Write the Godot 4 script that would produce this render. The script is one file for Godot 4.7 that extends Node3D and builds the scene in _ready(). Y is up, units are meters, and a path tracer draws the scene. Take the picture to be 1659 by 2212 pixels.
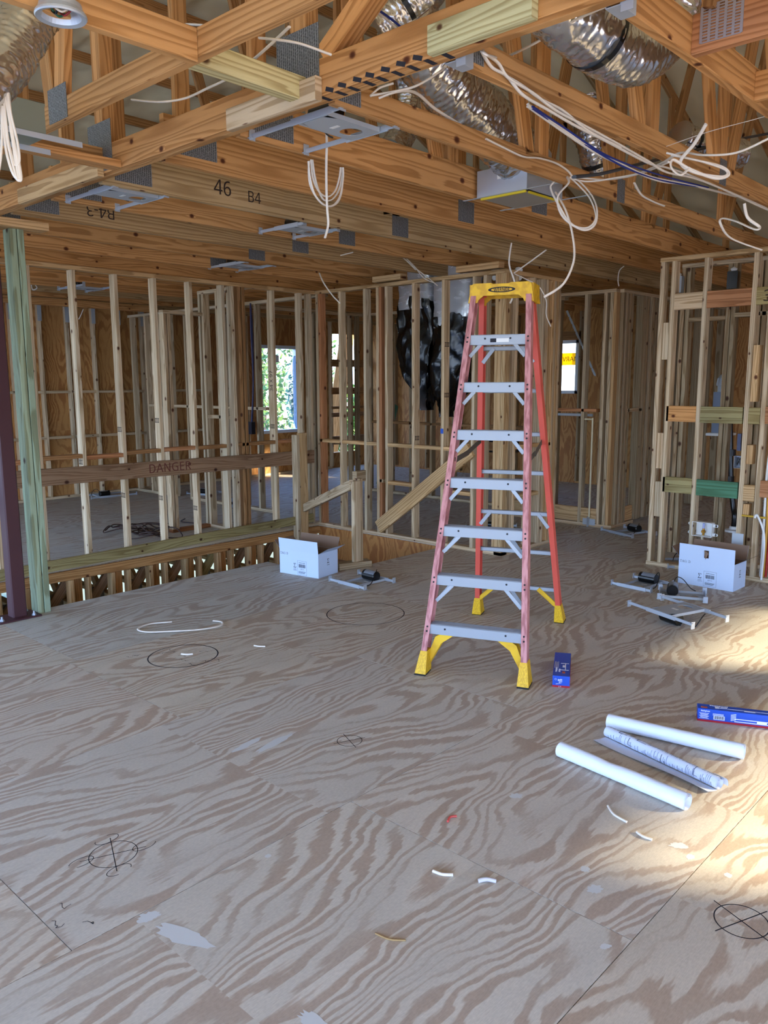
extends Node3D
# A timber-framed house under construction. World: y up, metres, x and z along the walls.
const BAY := 2.80            # underside of the roof trusses
var M := {}
var used := {}
var rng := RandomNumberGenerator.new()

# ------------------------------------------------------------------ naming
func numbered(parent: Node, called: String) -> String:
	var key := str(parent.get_instance_id()) + called
	var n: int = used.get(key, 0)
	used[key] = n + 1
	return called if n == 0 else "%s_%03d" % [called, n]

func put(parent: Node, node: Node, called: String) -> Node:
	node.name = numbered(parent, called)
	parent.add_child(node, true)
	return node

func tag(o: Node, label: String, category: String, group := "") -> Node:
	o.set_meta("label", label)
	o.set_meta("category", category)
	if group != "":
		o.set_meta("group", group)
	return o

func thing(called: String, label: String, category: String, at := Vector3.ZERO, group := "", turn := 0.0) -> Node3D:
	var o := Node3D.new()
	put(self, o, called)
	o.position = at
	o.rotation.y = turn
	tag(o, label, category, group)
	return o

func struct(called: String, at := Vector3.ZERO) -> Node3D:
	var o := Node3D.new()
	o.name = called
	add_child(o, true)
	o.position = at
	o.set_meta("kind", "structure")
	return o

func part(parent: Node, called: String, mesh: Mesh, mat: Material, at := Vector3.ZERO) -> MeshInstance3D:
	var o := MeshInstance3D.new()
	o.mesh = mesh
	o.material_override = mat
	o.position = at
	put(parent, o, called)
	return o

# ------------------------------------------------------------------ meshes
class Shape:
	var v := PackedVector3Array()
	var n := PackedVector3Array()
	var c := PackedColorArray()
	var t := PackedVector2Array()
	var i := PackedInt32Array()
	var tint := Color(1, 1, 1)
	func quad(a: Vector3, b: Vector3, cc: Vector3, d: Vector3, ua := Vector2(0, 0), ub := Vector2(1, 0), uc := Vector2(1, 1), ud := Vector2(0, 1)) -> void:
		# a b c d counter-clockwise seen from outside
		var nn := (b - a).cross(d - a)
		if nn.length_squared() < 1e-16:
			nn = (cc - b).cross(d - b)
		nn = nn.normalized()
		var k := v.size()
		v.append_array([a, b, cc, d])
		n.append_array([nn, nn, nn, nn])
		c.append_array([tint, tint, tint, tint])
		t.append_array([ua, ub, uc, ud])
		i.append_array([k, k + 2, k + 1, k, k + 3, k + 2])
	func tri(a: Vector3, b: Vector3, cc: Vector3, ua := Vector2(0, 0), ub := Vector2(1, 0), uc := Vector2(1, 1)) -> void:
		var nn := (b - a).cross(cc - a).normalized()
		var k := v.size()
		v.append_array([a, b, cc])
		n.append_array([nn, nn, nn])
		c.append_array([tint, tint, tint])
		t.append_array([ua, ub, uc])
		i.append_array([k, k + 2, k + 1])
	func grid(points: Array, closed_u := false, scale_uv := Vector2(1, 1)) -> void:
		# points[row][col], smooth normals; front on the side where (next col) x (next row) points
		var rows := points.size()
		var cols: int = points[0].size()
		var k := v.size()
		for r in rows:
			for q in cols:
				var p: Vector3 = points[r][q]
				var l: Vector3 = points[r][(q - 1 + cols) % cols if closed_u else maxi(q - 1, 0)]
				var rr: Vector3 = points[r][(q + 1) % cols if closed_u else mini(q + 1, cols - 1)]
				var u: Vector3 = points[maxi(r - 1, 0)][q]
				var d: Vector3 = points[mini(r + 1, rows - 1)][q]
				v.append(p)
				n.append((rr - l).cross(d - u).normalized())
				c.append(tint)
				t.append(Vector2(float(q) / (cols - 1) * scale_uv.x, float(r) / (rows - 1) * scale_uv.y))
		for r in rows - 1:
			for q in (cols if closed_u else cols - 1):
				var q2 := (q + 1) % cols
				var a := k + r * cols + q
				var b := k + r * cols + q2
				var e := a + cols
				var f := b + cols
				i.append_array([a, f, b, a, e, f])
	func done() -> ArrayMesh:
		var arr := []
		arr.resize(Mesh.ARRAY_MAX)
		arr[Mesh.ARRAY_VERTEX] = v
		arr[Mesh.ARRAY_NORMAL] = n
		arr[Mesh.ARRAY_COLOR] = c
		arr[Mesh.ARRAY_TEX_UV] = t
		arr[Mesh.ARRAY_INDEX] = i
		var m := ArrayMesh.new()
		m.add_surface_from_arrays(Mesh.PRIMITIVE_TRIANGLES, arr)
		return m

# a bar of section w (sideways) by h (along up), with eased long edges; grain along its length
func bar(s: Shape, a: Vector3, b: Vector3, w: float, h: float, up: Vector3, ease := 0.003, roll := Vector2.ZERO) -> void:
	var ax := (b - a).normalized()
	var sd := ax.cross(up).normalized()
	var u := sd.cross(ax)
	var L := (b - a).length()
	var hw := w / 2.0
	var hh := h / 2.0
	var e := minf(ease, minf(hw, hh) * 0.5)
	var ring := [[hw, -hh + e], [hw, hh - e], [hw - e, hh], [-hw + e, hh], [-hw, hh - e], [-hw, -hh + e], [-hw + e, -hh], [hw - e, -hh]]
	var per := roll.y
	var u0 := roll.x
	var u1 := u0 + L / 1.6
	for k in 8:
		var p: Array = ring[k]
		var q: Array = ring[(k + 1) % 8]
		var P: Vector3 = sd * p[0] + u * p[1]
		var Q: Vector3 = sd * q[0] + u * q[1]
		var step := (Q - P).length() / 0.4
		s.quad(a + P, b + P, b + Q, a + Q, Vector2(u0, per), Vector2(u1, per), Vector2(u1, per + step), Vector2(u0, per + step))
		per += step
	for side in 2:
		var o := a if side == 0 else b
		for k in range(1, 7):
			var p0: Array = ring[0]
			var p1: Array = ring[k]
			var p2: Array = ring[k + 1]
			var v0: Vector3 = o + sd * p0[0] + u * p0[1]
			var v1: Vector3 = o + sd * p1[0] + u * p1[1]
			var v2: Vector3 = o + sd * p2[0] + u * p2[1]
			var t0 := Vector2(u0 + p0[0] * 0.15, per + p0[1] * 2.5)
			var t1 := Vector2(u0 + p1[0] * 0.15, per + p1[1] * 2.5)
			var t2 := Vector2(u0 + p2[0] * 0.15, per + p2[1] * 2.5)
			if side == 1:
				s.tri(v0, v2, v1, t0, t2, t1)
			else:
				s.tri(v0, v1, v2, t0, t1, t2)

func shade(base: Color, spread := 0.12) -> Color:
	var f := 1.0 + rng.randf_range(-spread, spread)
	var w := rng.randf_range(-0.05, 0.05)
	return Color(base.r * f * (1.0 + w), base.g * f, base.b * f * (1.0 - w))

# one board as a part: a to b are the ends of its centre line, given in the world
func board(parent: Node3D, called: String, a: Vector3, b: Vector3, w: float, h: float, up := Vector3.UP, kind := "stud", spread := 0.12, ease := 0.003) -> MeshInstance3D:
	var s := Shape.new()
	s.tint = shade(TINT[kind], spread)
	var mid := (a + b) / 2.0
	bar(s, a - mid, b - mid, w, h, up, ease, Vector2(rng.randf(), rng.randf()))
	var base := parent.position if parent.get_parent() == self else Vector3.ZERO
	var q: Node = parent
	base = Vector3.ZERO
	while q != self:
		base += (q as Node3D).position
		q = q.get_parent()
	return part(parent, called, s.done(), M.wood, mid - base)

const TINT := {
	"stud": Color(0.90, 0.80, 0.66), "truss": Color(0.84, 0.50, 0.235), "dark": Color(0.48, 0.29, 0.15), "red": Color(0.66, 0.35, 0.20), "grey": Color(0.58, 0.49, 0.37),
	"green": Color(0.45, 0.64, 0.55), "olive": Color(0.48, 0.46, 0.26), "teal": Color(0.12, 0.36, 0.26), "pale": Color(0.86, 0.90, 0.62),
	"old": Color(0.42, 0.29, 0.21), "warm": Color(0.88, 0.66, 0.41), "truss2": Color(0.64, 0.49, 0.30),
}

# a plain box with eased edges, size and centre in the parent's axes
func box(s: Shape, at: Vector3, size: Vector3, e := 0.002) -> void:
	bar(s, at - Vector3(size.x / 2, 0, 0), at + Vector3(size.x / 2, 0, 0), size.z, size.y, Vector3.UP, e)

# smooth line through points
func spline(pts: Array, per := 8) -> PackedVector3Array:
	var out := PackedVector3Array()
	var n := pts.size()
	for k in n - 1:
		var p0: Vector3 = pts[maxi(k - 1, 0)]
		var p1: Vector3 = pts[k]
		var p2: Vector3 = pts[k + 1]
		var p3: Vector3 = pts[mini(k + 2, n - 1)]
		for j in per:
			out.append(p1.cubic_interpolate(p2, p0, p3, float(j) / per))
	out.append(pts[n - 1])
	return out

# a tube along a path; radius may change with 0..1 through the callable
func tube(s: Shape, path: PackedVector3Array, r: float, sides := 8, flat := 1.0, caps := true, rad = null) -> void:
	var rows := []
	var ref := Vector3.UP
	var n := path.size()
	for k in n:
		var d := (path[mini(k + 1, n - 1)] - path[maxi(k - 1, 0)]).normalized()
		if k == 0:
			ref = Vector3.UP if absf(d.y) < 0.9 else Vector3.RIGHT
		var x := d.cross(ref).normalized()
		ref = x.cross(d).normalized()
		var row := []
		for j in sides:
			var an := -TAU * j / sides
			var rr := r
			if rad != null:
				rr = rad.call(float(k) / (n - 1), an)
			row.append(path[k] + (x * cos(an) + ref * sin(an) * flat) * rr)
		rows.append(row)
	s.grid(rows, true)
	if caps:
		for side in 2:
			var row: Array = rows[0] if side == 0 else rows[n - 1]
			var o := path[0] if side == 0 else path[n - 1]
			for j in sides:
				var a: Vector3 = row[j]
				var b: Vector3 = row[(j + 1) % sides]
				if side == 1:
					s.tri(o, a, b)
				else:
					s.tri(o, b, a)

# a flat plate cut to an outline (counter-clockwise in u, v), thickness along w
func plate(s: Shape, o: Vector3, u: Vector3, v: Vector3, outline: PackedVector2Array, thick: float, uvs := 1.0) -> void:
	var w := u.cross(v).normalized() * thick
	var idx := Geometry2D.triangulate_polygon(outline)
	for k in range(0, idx.size(), 3):
		var A := outline[idx[k]]
		var B := outline[idx[k + 1]]
		var C := outline[idx[k + 2]]
		if (B - A).cross(C - A) < 0:
			var sw := B
			B = C
			C = sw
		var a := o + u * A.x + v * A.y
		var b := o + u * B.x + v * B.y
		var c := o + u * C.x + v * C.y
		s.tri(a + w, b + w, c + w, A * uvs, B * uvs, C * uvs)
		s.tri(a, c, b, A * uvs, C * uvs, B * uvs)
	for k in outline.size():
		var A := outline[k]
		var B := outline[(k + 1) % outline.size()]
		var a := o + u * A.x + v * A.y
		var b := o + u * B.x + v * B.y
		s.quad(a, b, b + w, a + w, A * uvs, B * uvs, B * uvs, A * uvs)

func lathe(s: Shape, o: Vector3, axis: Vector3, profile: Array, sides := 20) -> void:
	# profile: [distance along axis, radius]
	var ref := Vector3.UP if absf(axis.y) < 0.9 else Vector3.RIGHT
	var x := axis.cross(ref).normalized()
	var y := axis.cross(x).normalized()
	for k in profile.size() - 1:
		var p: Array = profile[k]
		var q: Array = profile[k + 1]
		for j in sides:
			var a0 := TAU * j / sides
			var a1 := TAU * (j + 1) / sides
			var d0 := x * cos(a0) + y * sin(a0)
			var d1 := x * cos(a1) + y * sin(a1)
			s.quad(o + axis * p[0] + d0 * p[1], o + axis * p[0] + d1 * p[1], o + axis * q[0] + d1 * q[1], o + axis * q[0] + d0 * q[1])

func text_part(parent: Node, called: String, words: String, size: float, at: Vector3, basis: Basis, mat: Material, bold := false, width := 0.0, depth := 0.0006, serif := false) -> MeshInstance3D:
	var tm := TextMesh.new()
	tm.text = words
	var f := SystemFont.new()
	f.font_names = PackedStringArray(["Droid Serif" if serif else "Droid Sans"])
	if bold:
		f.font_weight = 700
	tm.font = f
	tm.font_size = 64
	tm.pixel_size = size / 46.0
	tm.depth = depth
	var o := part(parent, called, tm, mat, at)
	o.basis = basis
	if width > 0.0:
		var w := tm.get_aabb().size.x
		if w > 0.001:
			o.basis = basis.scaled_local(Vector3(width / w, 1, 1))
	return o

# ------------------------------------------------------------------ materials
func flat(col: Color, rough := 0.6, metal := 0.0) -> StandardMaterial3D:
	var m := StandardMaterial3D.new()
	m.albedo_color = col
	m.roughness = rough
	m.metallic = metal
	return m

func noise(freq: float, s: int, oct := 3) -> FastNoiseLite:
	var f := FastNoiseLite.new()
	f.noise_type = FastNoiseLite.TYPE_SIMPLEX_SMOOTH
	f.seed = s
	f.frequency = freq
	f.fractal_type = FastNoiseLite.FRACTAL_FBM if oct > 1 else FastNoiseLite.FRACTAL_NONE
	f.fractal_octaves = oct
	return f

func bump(freq: float, s: int, w := 256, seamless := true) -> NoiseTexture2D:
	var t := NoiseTexture2D.new()
	t.width = w
	t.height = w
	t.seamless = seamless
	t.noise = noise(freq, s, 4)
	return t

# sawn softwood, 1.6 m along the grain by 0.4 m across, nearly neutral so that boards tint it
func wood_image() -> Image:
	var w := 1024
	var h := 512
	var im := Image.create(w, h, false, Image.FORMAT_RGB8)
	var a := noise(1.0, 11, 2)
	var b := noise(1.0, 12, 2)
	var c := noise(1.0, 13, 2)
	var knots := []
	var r := RandomNumberGenerator.new()
	r.seed = 5
	for k in 5:
		knots.append([r.randf() * 1.6, r.randf() * 0.4, r.randf_range(0.006, 0.014)])
	for y in h:
		var v := 0.4 * y / h
		for x in w:
			var u := 1.6 * x / w
			# knots push the grain aside
			var push := 0.0
			var knot := 0.0
			for k in knots:
				var du: float = u - k[0]
				var dv: float = v - k[1]
				if absf(du) < 0.16 and absf(dv) < 0.06:
					var d := du * du * 0.10 + dv * dv
					var rr: float = k[2]
					push += signf(dv) * 0.012 * exp(-d / (rr * rr * 2.5))
					var core := (du * du * 0.6 + dv * dv) / (rr * rr)
					if core < 2.5:
						knot = maxf(knot, exp(-core * core * 0.55))
			# seamless along u by folding
			var uu := absf(u - 0.8)
			var g := a.get_noise_2d(uu * 0.42, v * 6.5) * 2.2 + (v - push) * 26.0 + b.get_noise_2d(uu * 2.2, v * 30.0) * 0.22
			var f := g - floorf(g)
			var late := smoothstep(0.30, 0.86, f) * (1.0 - smoothstep(0.90, 1.0, f))
			var fine := c.get_noise_2d(uu * 9.0, v * 420.0) * 0.5 + b.get_noise_2d(uu * 40.0, v * 900.0) * 0.25
			var broad := a.get_noise_2d(uu * 0.9 + 40.0, v * 4.0) * 0.08
			var t := 1.0 - 0.17 * late + 0.07 * fine + broad
			var col := Color(0.82 * t, 0.765 * t - 0.03 * late, 0.675 * t - 0.065 * late)
			col = col.lerp(Color(0.26, 0.13, 0.07), knot * 0.88)
			im.set_pixel(x, y, Color(clampf(col.r, 0, 1), clampf(col.g, 0, 1), clampf(col.b, 0, 1)))
	return im

# rotary-cut plywood, 2.44 m along the grain by 1.22 m
func ply_image(sd: int, w: int, h: int, light: Color, dark: Color) -> Image:
	var data := PackedByteArray()
	data.resize(w * h * 3)
	var n1 := noise(1.0, sd, 1)
	var n2 := noise(1.0, sd + 1, 1)
	var n3 := noise(1.0, sd + 2, 2)
	var n4 := noise(1.0, sd + 3, 2)
	var at := 0
	for y in h:
		var v := 1.22 * y / h
		for x in w:
			var u := 2.44 * x / w
			var vv := v + 0.042 * n1.get_noise_2d(u * 1.9, v * 3.4) + 0.013 * n2.get_noise_2d(u * 5.5, v * 11.0)
			var g := n1.get_noise_2d(u * 0.42 + 50.0, vv * 1.5) * 5.0 + n2.get_noise_2d(u * 1.1, vv * 5.0 + 20.0) * 0.65 + vv * 8.0
			g += n3.get_noise_2d(u * 5.0, v * 44.0) * 0.16
			var f := g - floorf(g)
			var patch := n4.get_noise_2d(u * 1.3 + 9.0, v * 3.5)
			var th := 0.46 - 0.34 * patch
			var late := smoothstep(th - 0.05, th + 0.16, f) * (1.0 - smoothstep(0.88, 0.99, f))
			late *= clampf(0.85 + patch * 0.8, 0.25, 1.0)
			var fine := n3.get_noise_2d(u * 26.0 + 7.0, v * 330.0)
			var spot := n4.get_noise_2d(u * 60.0, v * 60.0)
			var k := 1.0 + 0.055 * fine + 0.05 * patch + 0.03 * spot
			data[at] = int(clampf(lerpf(light.r, dark.r, late) * k, 0.0, 1.0) * 255.0)
			data[at + 1] = int(clampf(lerpf(light.g, dark.g, late) * k, 0.0, 1.0) * 255.0)
			data[at + 2] = int(clampf(lerpf(light.b, dark.b, late) * k, 0.0, 1.0) * 255.0)
			at += 3
	return Image.create_from_data(w, h, false, Image.FORMAT_RGB8, data)

# grey steel with rows of punched teeth, as on a truss plate
func teeth_image() -> Image:
	var im := Image.create(256, 256, false, Image.FORMAT_RGB8)
	var n := noise(0.03, 3, 3)
	for y in 256:
		for x in 256:
			var ph := fposmod(x, 32.0)
			var slot := (1.0 if ph > 8.0 and ph < 20.0 else 0.0) * (1.0 if fposmod(y + (16.0 if int(x / 32.0) % 2 == 0 else 0.0), 32.0) < 22.0 else 0.35)
			var t := 0.62 + 0.16 * n.get_noise_2d(x, y) - 0.30 * slot
			im.set_pixel(x, y, Color(t, t * 1.0, t * 0.99))
	return im

func make_materials() -> void:
	var wood := StandardMaterial3D.new()
	wood.albedo_texture = ImageTexture.create_from_image(wood_image())
	wood.vertex_color_use_as_albedo = true
	wood.roughness = 0.72
	wood.metallic_specular = 0.35
	M.wood = wood
	var ply := []
	for k in 2:
		var m := StandardMaterial3D.new()
		m.albedo_texture = ImageTexture.create_from_image(ply_image(21 + 10 * k, 2048, 1024, Color(0.745, 0.715, 0.66), Color(0.645, 0.58, 0.515)))
		m.vertex_color_use_as_albedo = true
		m.roughness = 0.62
		m.metallic_specular = 0.4
		ply.append(m)
	M.ply = ply
	var sheath := StandardMaterial3D.new()
	sheath.albedo_texture = ImageTexture.create_from_image(ply_image(61, 1024, 512, Color(0.72, 0.53, 0.31), Color(0.60, 0.40, 0.21)))
	sheath.vertex_color_use_as_albedo = true
	sheath.roughness = 0.75
	M.sheath = sheath
	var teeth := flat(Color(0.78, 0.79, 0.80), 0.55, 0.35)
	teeth.albedo_texture = ImageTexture.create_from_image(teeth_image())
	M.teeth = teeth
	M.steel = flat(Color(0.72, 0.75, 0.78), 0.40, 0.5)
	M.grey = flat(Color(0.66, 0.68, 0.69), 0.55, 0.15)
	var foam := flat(Color(0.90, 0.83, 0.65), 0.9)
	M.foam = foam
	M.foil = flat(Color(0.80, 0.79, 0.77), 0.20, 0.95)
	M.black = flat(Color(0.018, 0.019, 0.022), 0.28)
	M.bag = flat(Color(0.010, 0.011, 0.014), 0.20)
	M.white = flat(Color(0.86, 0.86, 0.84), 0.5)
	M.cable = flat(Color(0.86, 0.82, 0.76), 0.45)
	M.cpvc = flat(Color(0.83, 0.77, 0.62), 0.45)
	M.blue_cable = flat(Color(0.08, 0.16, 0.48), 0.45)
	M.grey_cable = flat(Color(0.20, 0.21, 0.23), 0.5)
	M.maroon = flat(Color(0.245, 0.095, 0.115), 0.55)
	M.ink = flat(Color(0.10, 0.10, 0.14), 0.8)
	M.carton = flat(Color(0.74, 0.80, 0.88), 0.7)
	M.kraft = flat(Color(0.50, 0.40, 0.32), 0.85)
	M.paper = flat(Color(0.86, 0.89, 0.94), 0.75)
	M.ground = flat(Color(0.66, 0.65, 0.62), 0.95)
	M.paper2 = flat(Color(0.80, 0.84, 0.90), 0.75)
	var plan := flat(Color(1, 1, 1), 0.75)
	plan.albedo_texture = ImageTexture.create_from_image(plan_image())
	M.plan = plan
	M.glass = flat(Color(0.9, 0.95, 0.95, 0.08), 0.05)
	M.glass.transparency = BaseMaterial3D.TRANSPARENCY_ALPHA
	M.film = flat(Color(0.35, 0.62, 0.86, 0.75), 0.4)
	M.film.transparency = BaseMaterial3D.TRANSPARENCY_ALPHA
	M.vinyl = flat(Color(0.82, 0.85, 0.88), 0.4)

# a drawing sheet: ruled notes and a plan in thin grey lines
func plan_image() -> Image:
	var im := Image.create(512, 512, false, Image.FORMAT_RGB8)
	im.fill(Color(0.80, 0.84, 0.91))
	var r := RandomNumberGenerator.new()
	r.seed = 17
	var ink := Color(0.47, 0.52, 0.64)
	for col in 7:
		var x := 20 + col * 70
		for y in range(14, 500, 7):
			if r.randf() < 0.7:
				im.fill_rect(Rect2i(x, y, r.randi_range(18, 58), 3), ink.lerp(Color(0.80, 0.84, 0.91), r.randf() * 0.4))
	for k in 26:
		var a := Vector2i(r.randi_range(200, 460), r.randi_range(10, 480))
		im.fill_rect(Rect2i(a.x, a.y, r.randi_range(20, 90), 3), ink.darkened(0.3))
		im.fill_rect(Rect2i(a.x, a.y, 3, r.randi_range(15, 60)), ink.darkened(0.3))
	return im

const SUN_FROM := Vector3(5.0, 3.5, 7.9)

# ------------------------------------------------------------------ setting
func slab(parent: Node3D, called: String, lo: Vector3, hi: Vector3, mat: Material, tint := Color(1, 1, 1)) -> MeshInstance3D:
	var s := Shape.new()
	s.tint = tint
	var mid := (lo + hi) / 2.0
	box(s, Vector3.ZERO, hi - lo, 0.002)
	return part(parent, called, s.done(), mat, mid - (parent.position if parent != self else Vector3.ZERO))

# a flat wall sheet with rectangular openings: along runs in x (axis 0) or z (axis 2)
func sheathing(parent: Node3D, axis: int, at: float, from: float, to: float, y0: float, y1: float, thick: float, holes: Array, mat: Material) -> void:
	var cuts := [from, to]
	for h in holes:
		cuts.append_array([h[0], h[1]])
	cuts.sort()
	for k in cuts.size() - 1:
		var a: float = cuts[k]
		var b: float = cuts[k + 1]
		if b - a < 0.001:
			continue
		var spans := [[y0, y1]]
		for h in holes:
			if a >= h[0] - 0.001 and b <= h[1] + 0.001:
				var left := []
				for sp in spans:
					if h[2] > sp[0]:
						left.append([sp[0], minf(h[2], sp[1])])
					if h[3] < sp[1]:
						left.append([maxf(h[3], sp[0]), sp[1]])
				spans = left
		for sp in spans:
			# plywood stands in sheets 1.22 wide
			var n := maxi(1, ceili((b - a) / 1.22 - 0.01))
			for j in n:
				var p := a + (b - a) * j / n
				var q := a + (b - a) * (j + 1) / n - 0.003
				var s := Shape.new()
				s.tint = shade(Color(1, 0.95, 0.88), 0.08)
				var sz := Vector3(q - p, sp[1] - sp[0], thick) if axis == 0 else Vector3(thick, sp[1] - sp[0], q - p)
				var mid := Vector3((p + q) / 2, (sp[0] + sp[1]) / 2, at) if axis == 0 else Vector3(at, (sp[0] + sp[1]) / 2, (p + q) / 2)
				sheet(s, sz, Vector2(rng.randf(), rng.randf()))
				part(parent, "plywood_sheet", s.done(), mat, mid - parent.position)

# a cuboid whose texture lies in metres (2.44 along the grain by 1.22), the grain along the tallest or longest way
func sheet(s: Shape, z: Vector3, o: Vector2, flip := Vector2(1, 1)) -> void:
	var h := z / 2.0
	var f := func(p: Vector3, n: int) -> Vector2:
		var q := Vector2.ZERO
		if n == 1:
			q = Vector2(p.x, p.z)
		elif n == 0:
			q = Vector2(p.y, p.z)
		else:
			q = Vector2(p.y, p.x)
		return Vector2(q.x / 2.44 * flip.x, q.y / 1.22 * flip.y) + o
	for n in 3:
		for sg in [-1.0, 1.0]:
			var a := Vector3.ZERO
			var u := Vector3.ZERO
			var v := Vector3.ZERO
			a[n] = h[n] * sg
			u[(n + 1) % 3] = h[(n + 1) % 3]
			v[(n + 2) % 3] = h[(n + 2) % 3] * sg
			var p := [a - u - v, a + u - v, a + u + v, a - u + v]
			s.quad(p[0], p[1], p[2], p[3], f.call(p[0], n), f.call(p[1], n), f.call(p[2], n), f.call(p[3], n))

func build_shell() -> void:
	# outer walls, most of them behind the camera; openings let the daylight in
	var w := struct("wall_behind", Vector3(0, 0, 3.2))
	sheathing(w, 0, 3.2, -3.0, 12.0, -0.3, 3.1, 0.10, [[-2.7, -0.3, 0.05, 2.6], [0.0, 4.2, 0.05, 1.50], [5.15, 7.4, 0.3, 1.88], [7.8, 9.4, 0.3, 2.20]], M.sheath)
	w = struct("wall_west", Vector3(-3, 0, 0))
	sheathing(w, 2, -3.0, -7.0, 3.2, -0.3, 3.1, 0.10, [[-2.6, 2.6, 0.05, 2.6], [-6.8, -3.1, 0.2, 2.6]], M.sheath)
	w = struct("wall_back_west", Vector3(1.6, 0, -9.3))
	sheathing(w, 2, 1.6, -11.6, -7.1, -0.3, 3.1, 0.10, [[-11.2, -7.5, 0.1, 2.65]], M.sheath)
	w = struct("wall_east", Vector3(12, 0, 0))
	sheathing(w, 2, 12.05, -11.6, 3.2, -0.3, 3.1, 0.10, [[-7.55, -6.78, 1.48, 2.35]], M.sheath)
	w = struct("wall_far", Vector3(0, 0, -11.6))
	sheathing(w, 0, -11.65, 1.6, 12.0, -0.3, 3.1, 0.10, [[9.15, 10.12, 0.76, 2.35], [11.0, 11.72, 0.3, 2.62]], M.sheath)
	# ground outside: level with the floor on two sides, a storey lower behind
	var g := struct("ground", Vector3.ZERO)
	slab(g, "terrace", Vector3(-40, -0.6, 3.3), Vector3(40, -0.35, 40), M.ground)
	slab(g, "terrace", Vector3(-40, -0.6, -7.05), Vector3(-3.1, -0.35, 3.3), M.ground)
	slab(g, "terrace", Vector3(-40, -0.6, -14), Vector3(1.5, -0.35, -7.05), M.ground)
	slab(g, "garden_fence", Vector3(5.75, -0.35, 4.58), Vector3(8.35, 2.30, 4.63), M.ground)
	slab(g, "garden_fence", Vector3(8.35, -0.35, 4.58), Vector3(11.0, 2.60, 4.63), M.ground)
	slab(g, "lower_ground", Vector3(-60, -3.4, -60), Vector3(60, -3.2, 60), flat(Color(0.30, 0.31, 0.20), 0.95))

func build_floor() -> void:
	var f := struct("floor", Vector3(2, 0, -3))
	# each sheet: x from, x to, z from, z to
	var rows := []
	var zs := [3.2, 1.487, 0.267, -0.953, -2.173, -3.393, -4.613]
	for k in zs.size() - 1:
		var x0 := -2.99 + fposmod((2.13 if k % 2 == 1 else 0.95) + 2.99 , 2.44) - 2.44
		while x0 < 12.0:
			var a := maxf(x0, -2.99)
			var b := minf(x0 + 2.44, 11.99)
			if b - a > 0.02:
				rows.append([a, b, zs[k + 1], zs[k]])
			x0 += 2.44
	for r in [[-2.99, -2.70], [-2.70, -0.26], [-0.26, 2.18], [2.18, 4.72]]:
		rows.append([r[0], r[1], -5.90, -4.613])
	rows.append([4.72, 6.385, -5.10, -4.613])
	for r in [[6.385, 8.4], [8.4, 10.84], [10.84, 11.99]]:
		rows.append([r[0], r[1], -5.83, -4.613])
		rows.append([r[0], r[1], -7.0, -5.83])
	rows.append([-2.99, -1.5, -7.0, -5.9])
	for k in 4:
		var x0 := 1.6 - (1.22 if k % 2 == 0 else 0.0)
		while x0 < 12.0:
			var a := maxf(x0, 1.6)
			var b := minf(x0 + 2.44, 11.99)
			rows.append([a, b, -8.15 - 1.15 * k, -7.0 - 1.15 * k])
			x0 += 2.44
	for r in rows:
		var s := Shape.new()
		s.tint = shade(Color(1, 1, 1), 0.035)
		var sz := Vector3(r[1] - r[0] - 0.003, 0.018, r[3] - r[2] - 0.003)
		var fl := Vector2(1 if rng.randf() < 0.5 else -1, 1 if rng.randf() < 0.5 else -1)
		sheet_flat(s, sz, Vector2(rng.randf(), rng.randf()), fl)
		part(f, "plywood_sheet", s.done(), M.ply[rng.randi() % 2], Vector3((r[0] + r[1]) / 2, -0.009, (r[2] + r[3]) / 2) - f.position)
	# landing two steps down in the stairwell
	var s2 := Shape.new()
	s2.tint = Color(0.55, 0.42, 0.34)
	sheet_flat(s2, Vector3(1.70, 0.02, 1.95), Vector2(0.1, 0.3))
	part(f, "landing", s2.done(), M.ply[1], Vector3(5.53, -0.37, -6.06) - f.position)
	slab(f, "joist_rim", Vector3(-1.5, -0.42, -5.94), Vector3(4.70, -0.02, -5.90), M.wood, TINT.dark)
	slab(f, "joist_rim", Vector3(4.72, -0.42, -5.14), Vector3(6.38, -0.02, -5.10), M.wood, TINT.dark)

func sheet_flat(s: Shape, z: Vector3, o: Vector2, flip := Vector2(1, 1)) -> void:
	sheet(s, z, o, flip)

# ------------------------------------------------------------------ stud walls
# along x at z = front (face towards +z) or along z at x = front (face towards -x); each start is the low edge of a stud
func stud_row(w: Node3D, axis: int, front: float, starts: Array, y0: float, y1: float, kind := "stud", depth := 0.089) -> void:
	for p in starts:
		var c: float = p + 0.019
		if axis == 0:
			board(w, "stud", Vector3(c, y0, front - depth / 2), Vector3(c, y1, front - depth / 2), 0.038, depth, Vector3(0, 0, 1), kind)
		else:
			board(w, "stud", Vector3(front + depth / 2, y0, c), Vector3(front + depth / 2, y1, c), 0.038, depth, Vector3(1, 0, 0), kind)

func rail(w: Node3D, called: String, axis: int, front: float, from: float, to: float, y: float, kind := "stud", depth := 0.089, h := 0.038) -> MeshInstance3D:
	if axis == 0:
		return board(w, called, Vector3(from, y, front - depth / 2), Vector3(to, y, front - depth / 2), depth, h, Vector3.UP, kind)
	return board(w, called, Vector3(front + depth / 2, y, from), Vector3(front + depth / 2, y, to), depth, h, Vector3.UP, kind)

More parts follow.
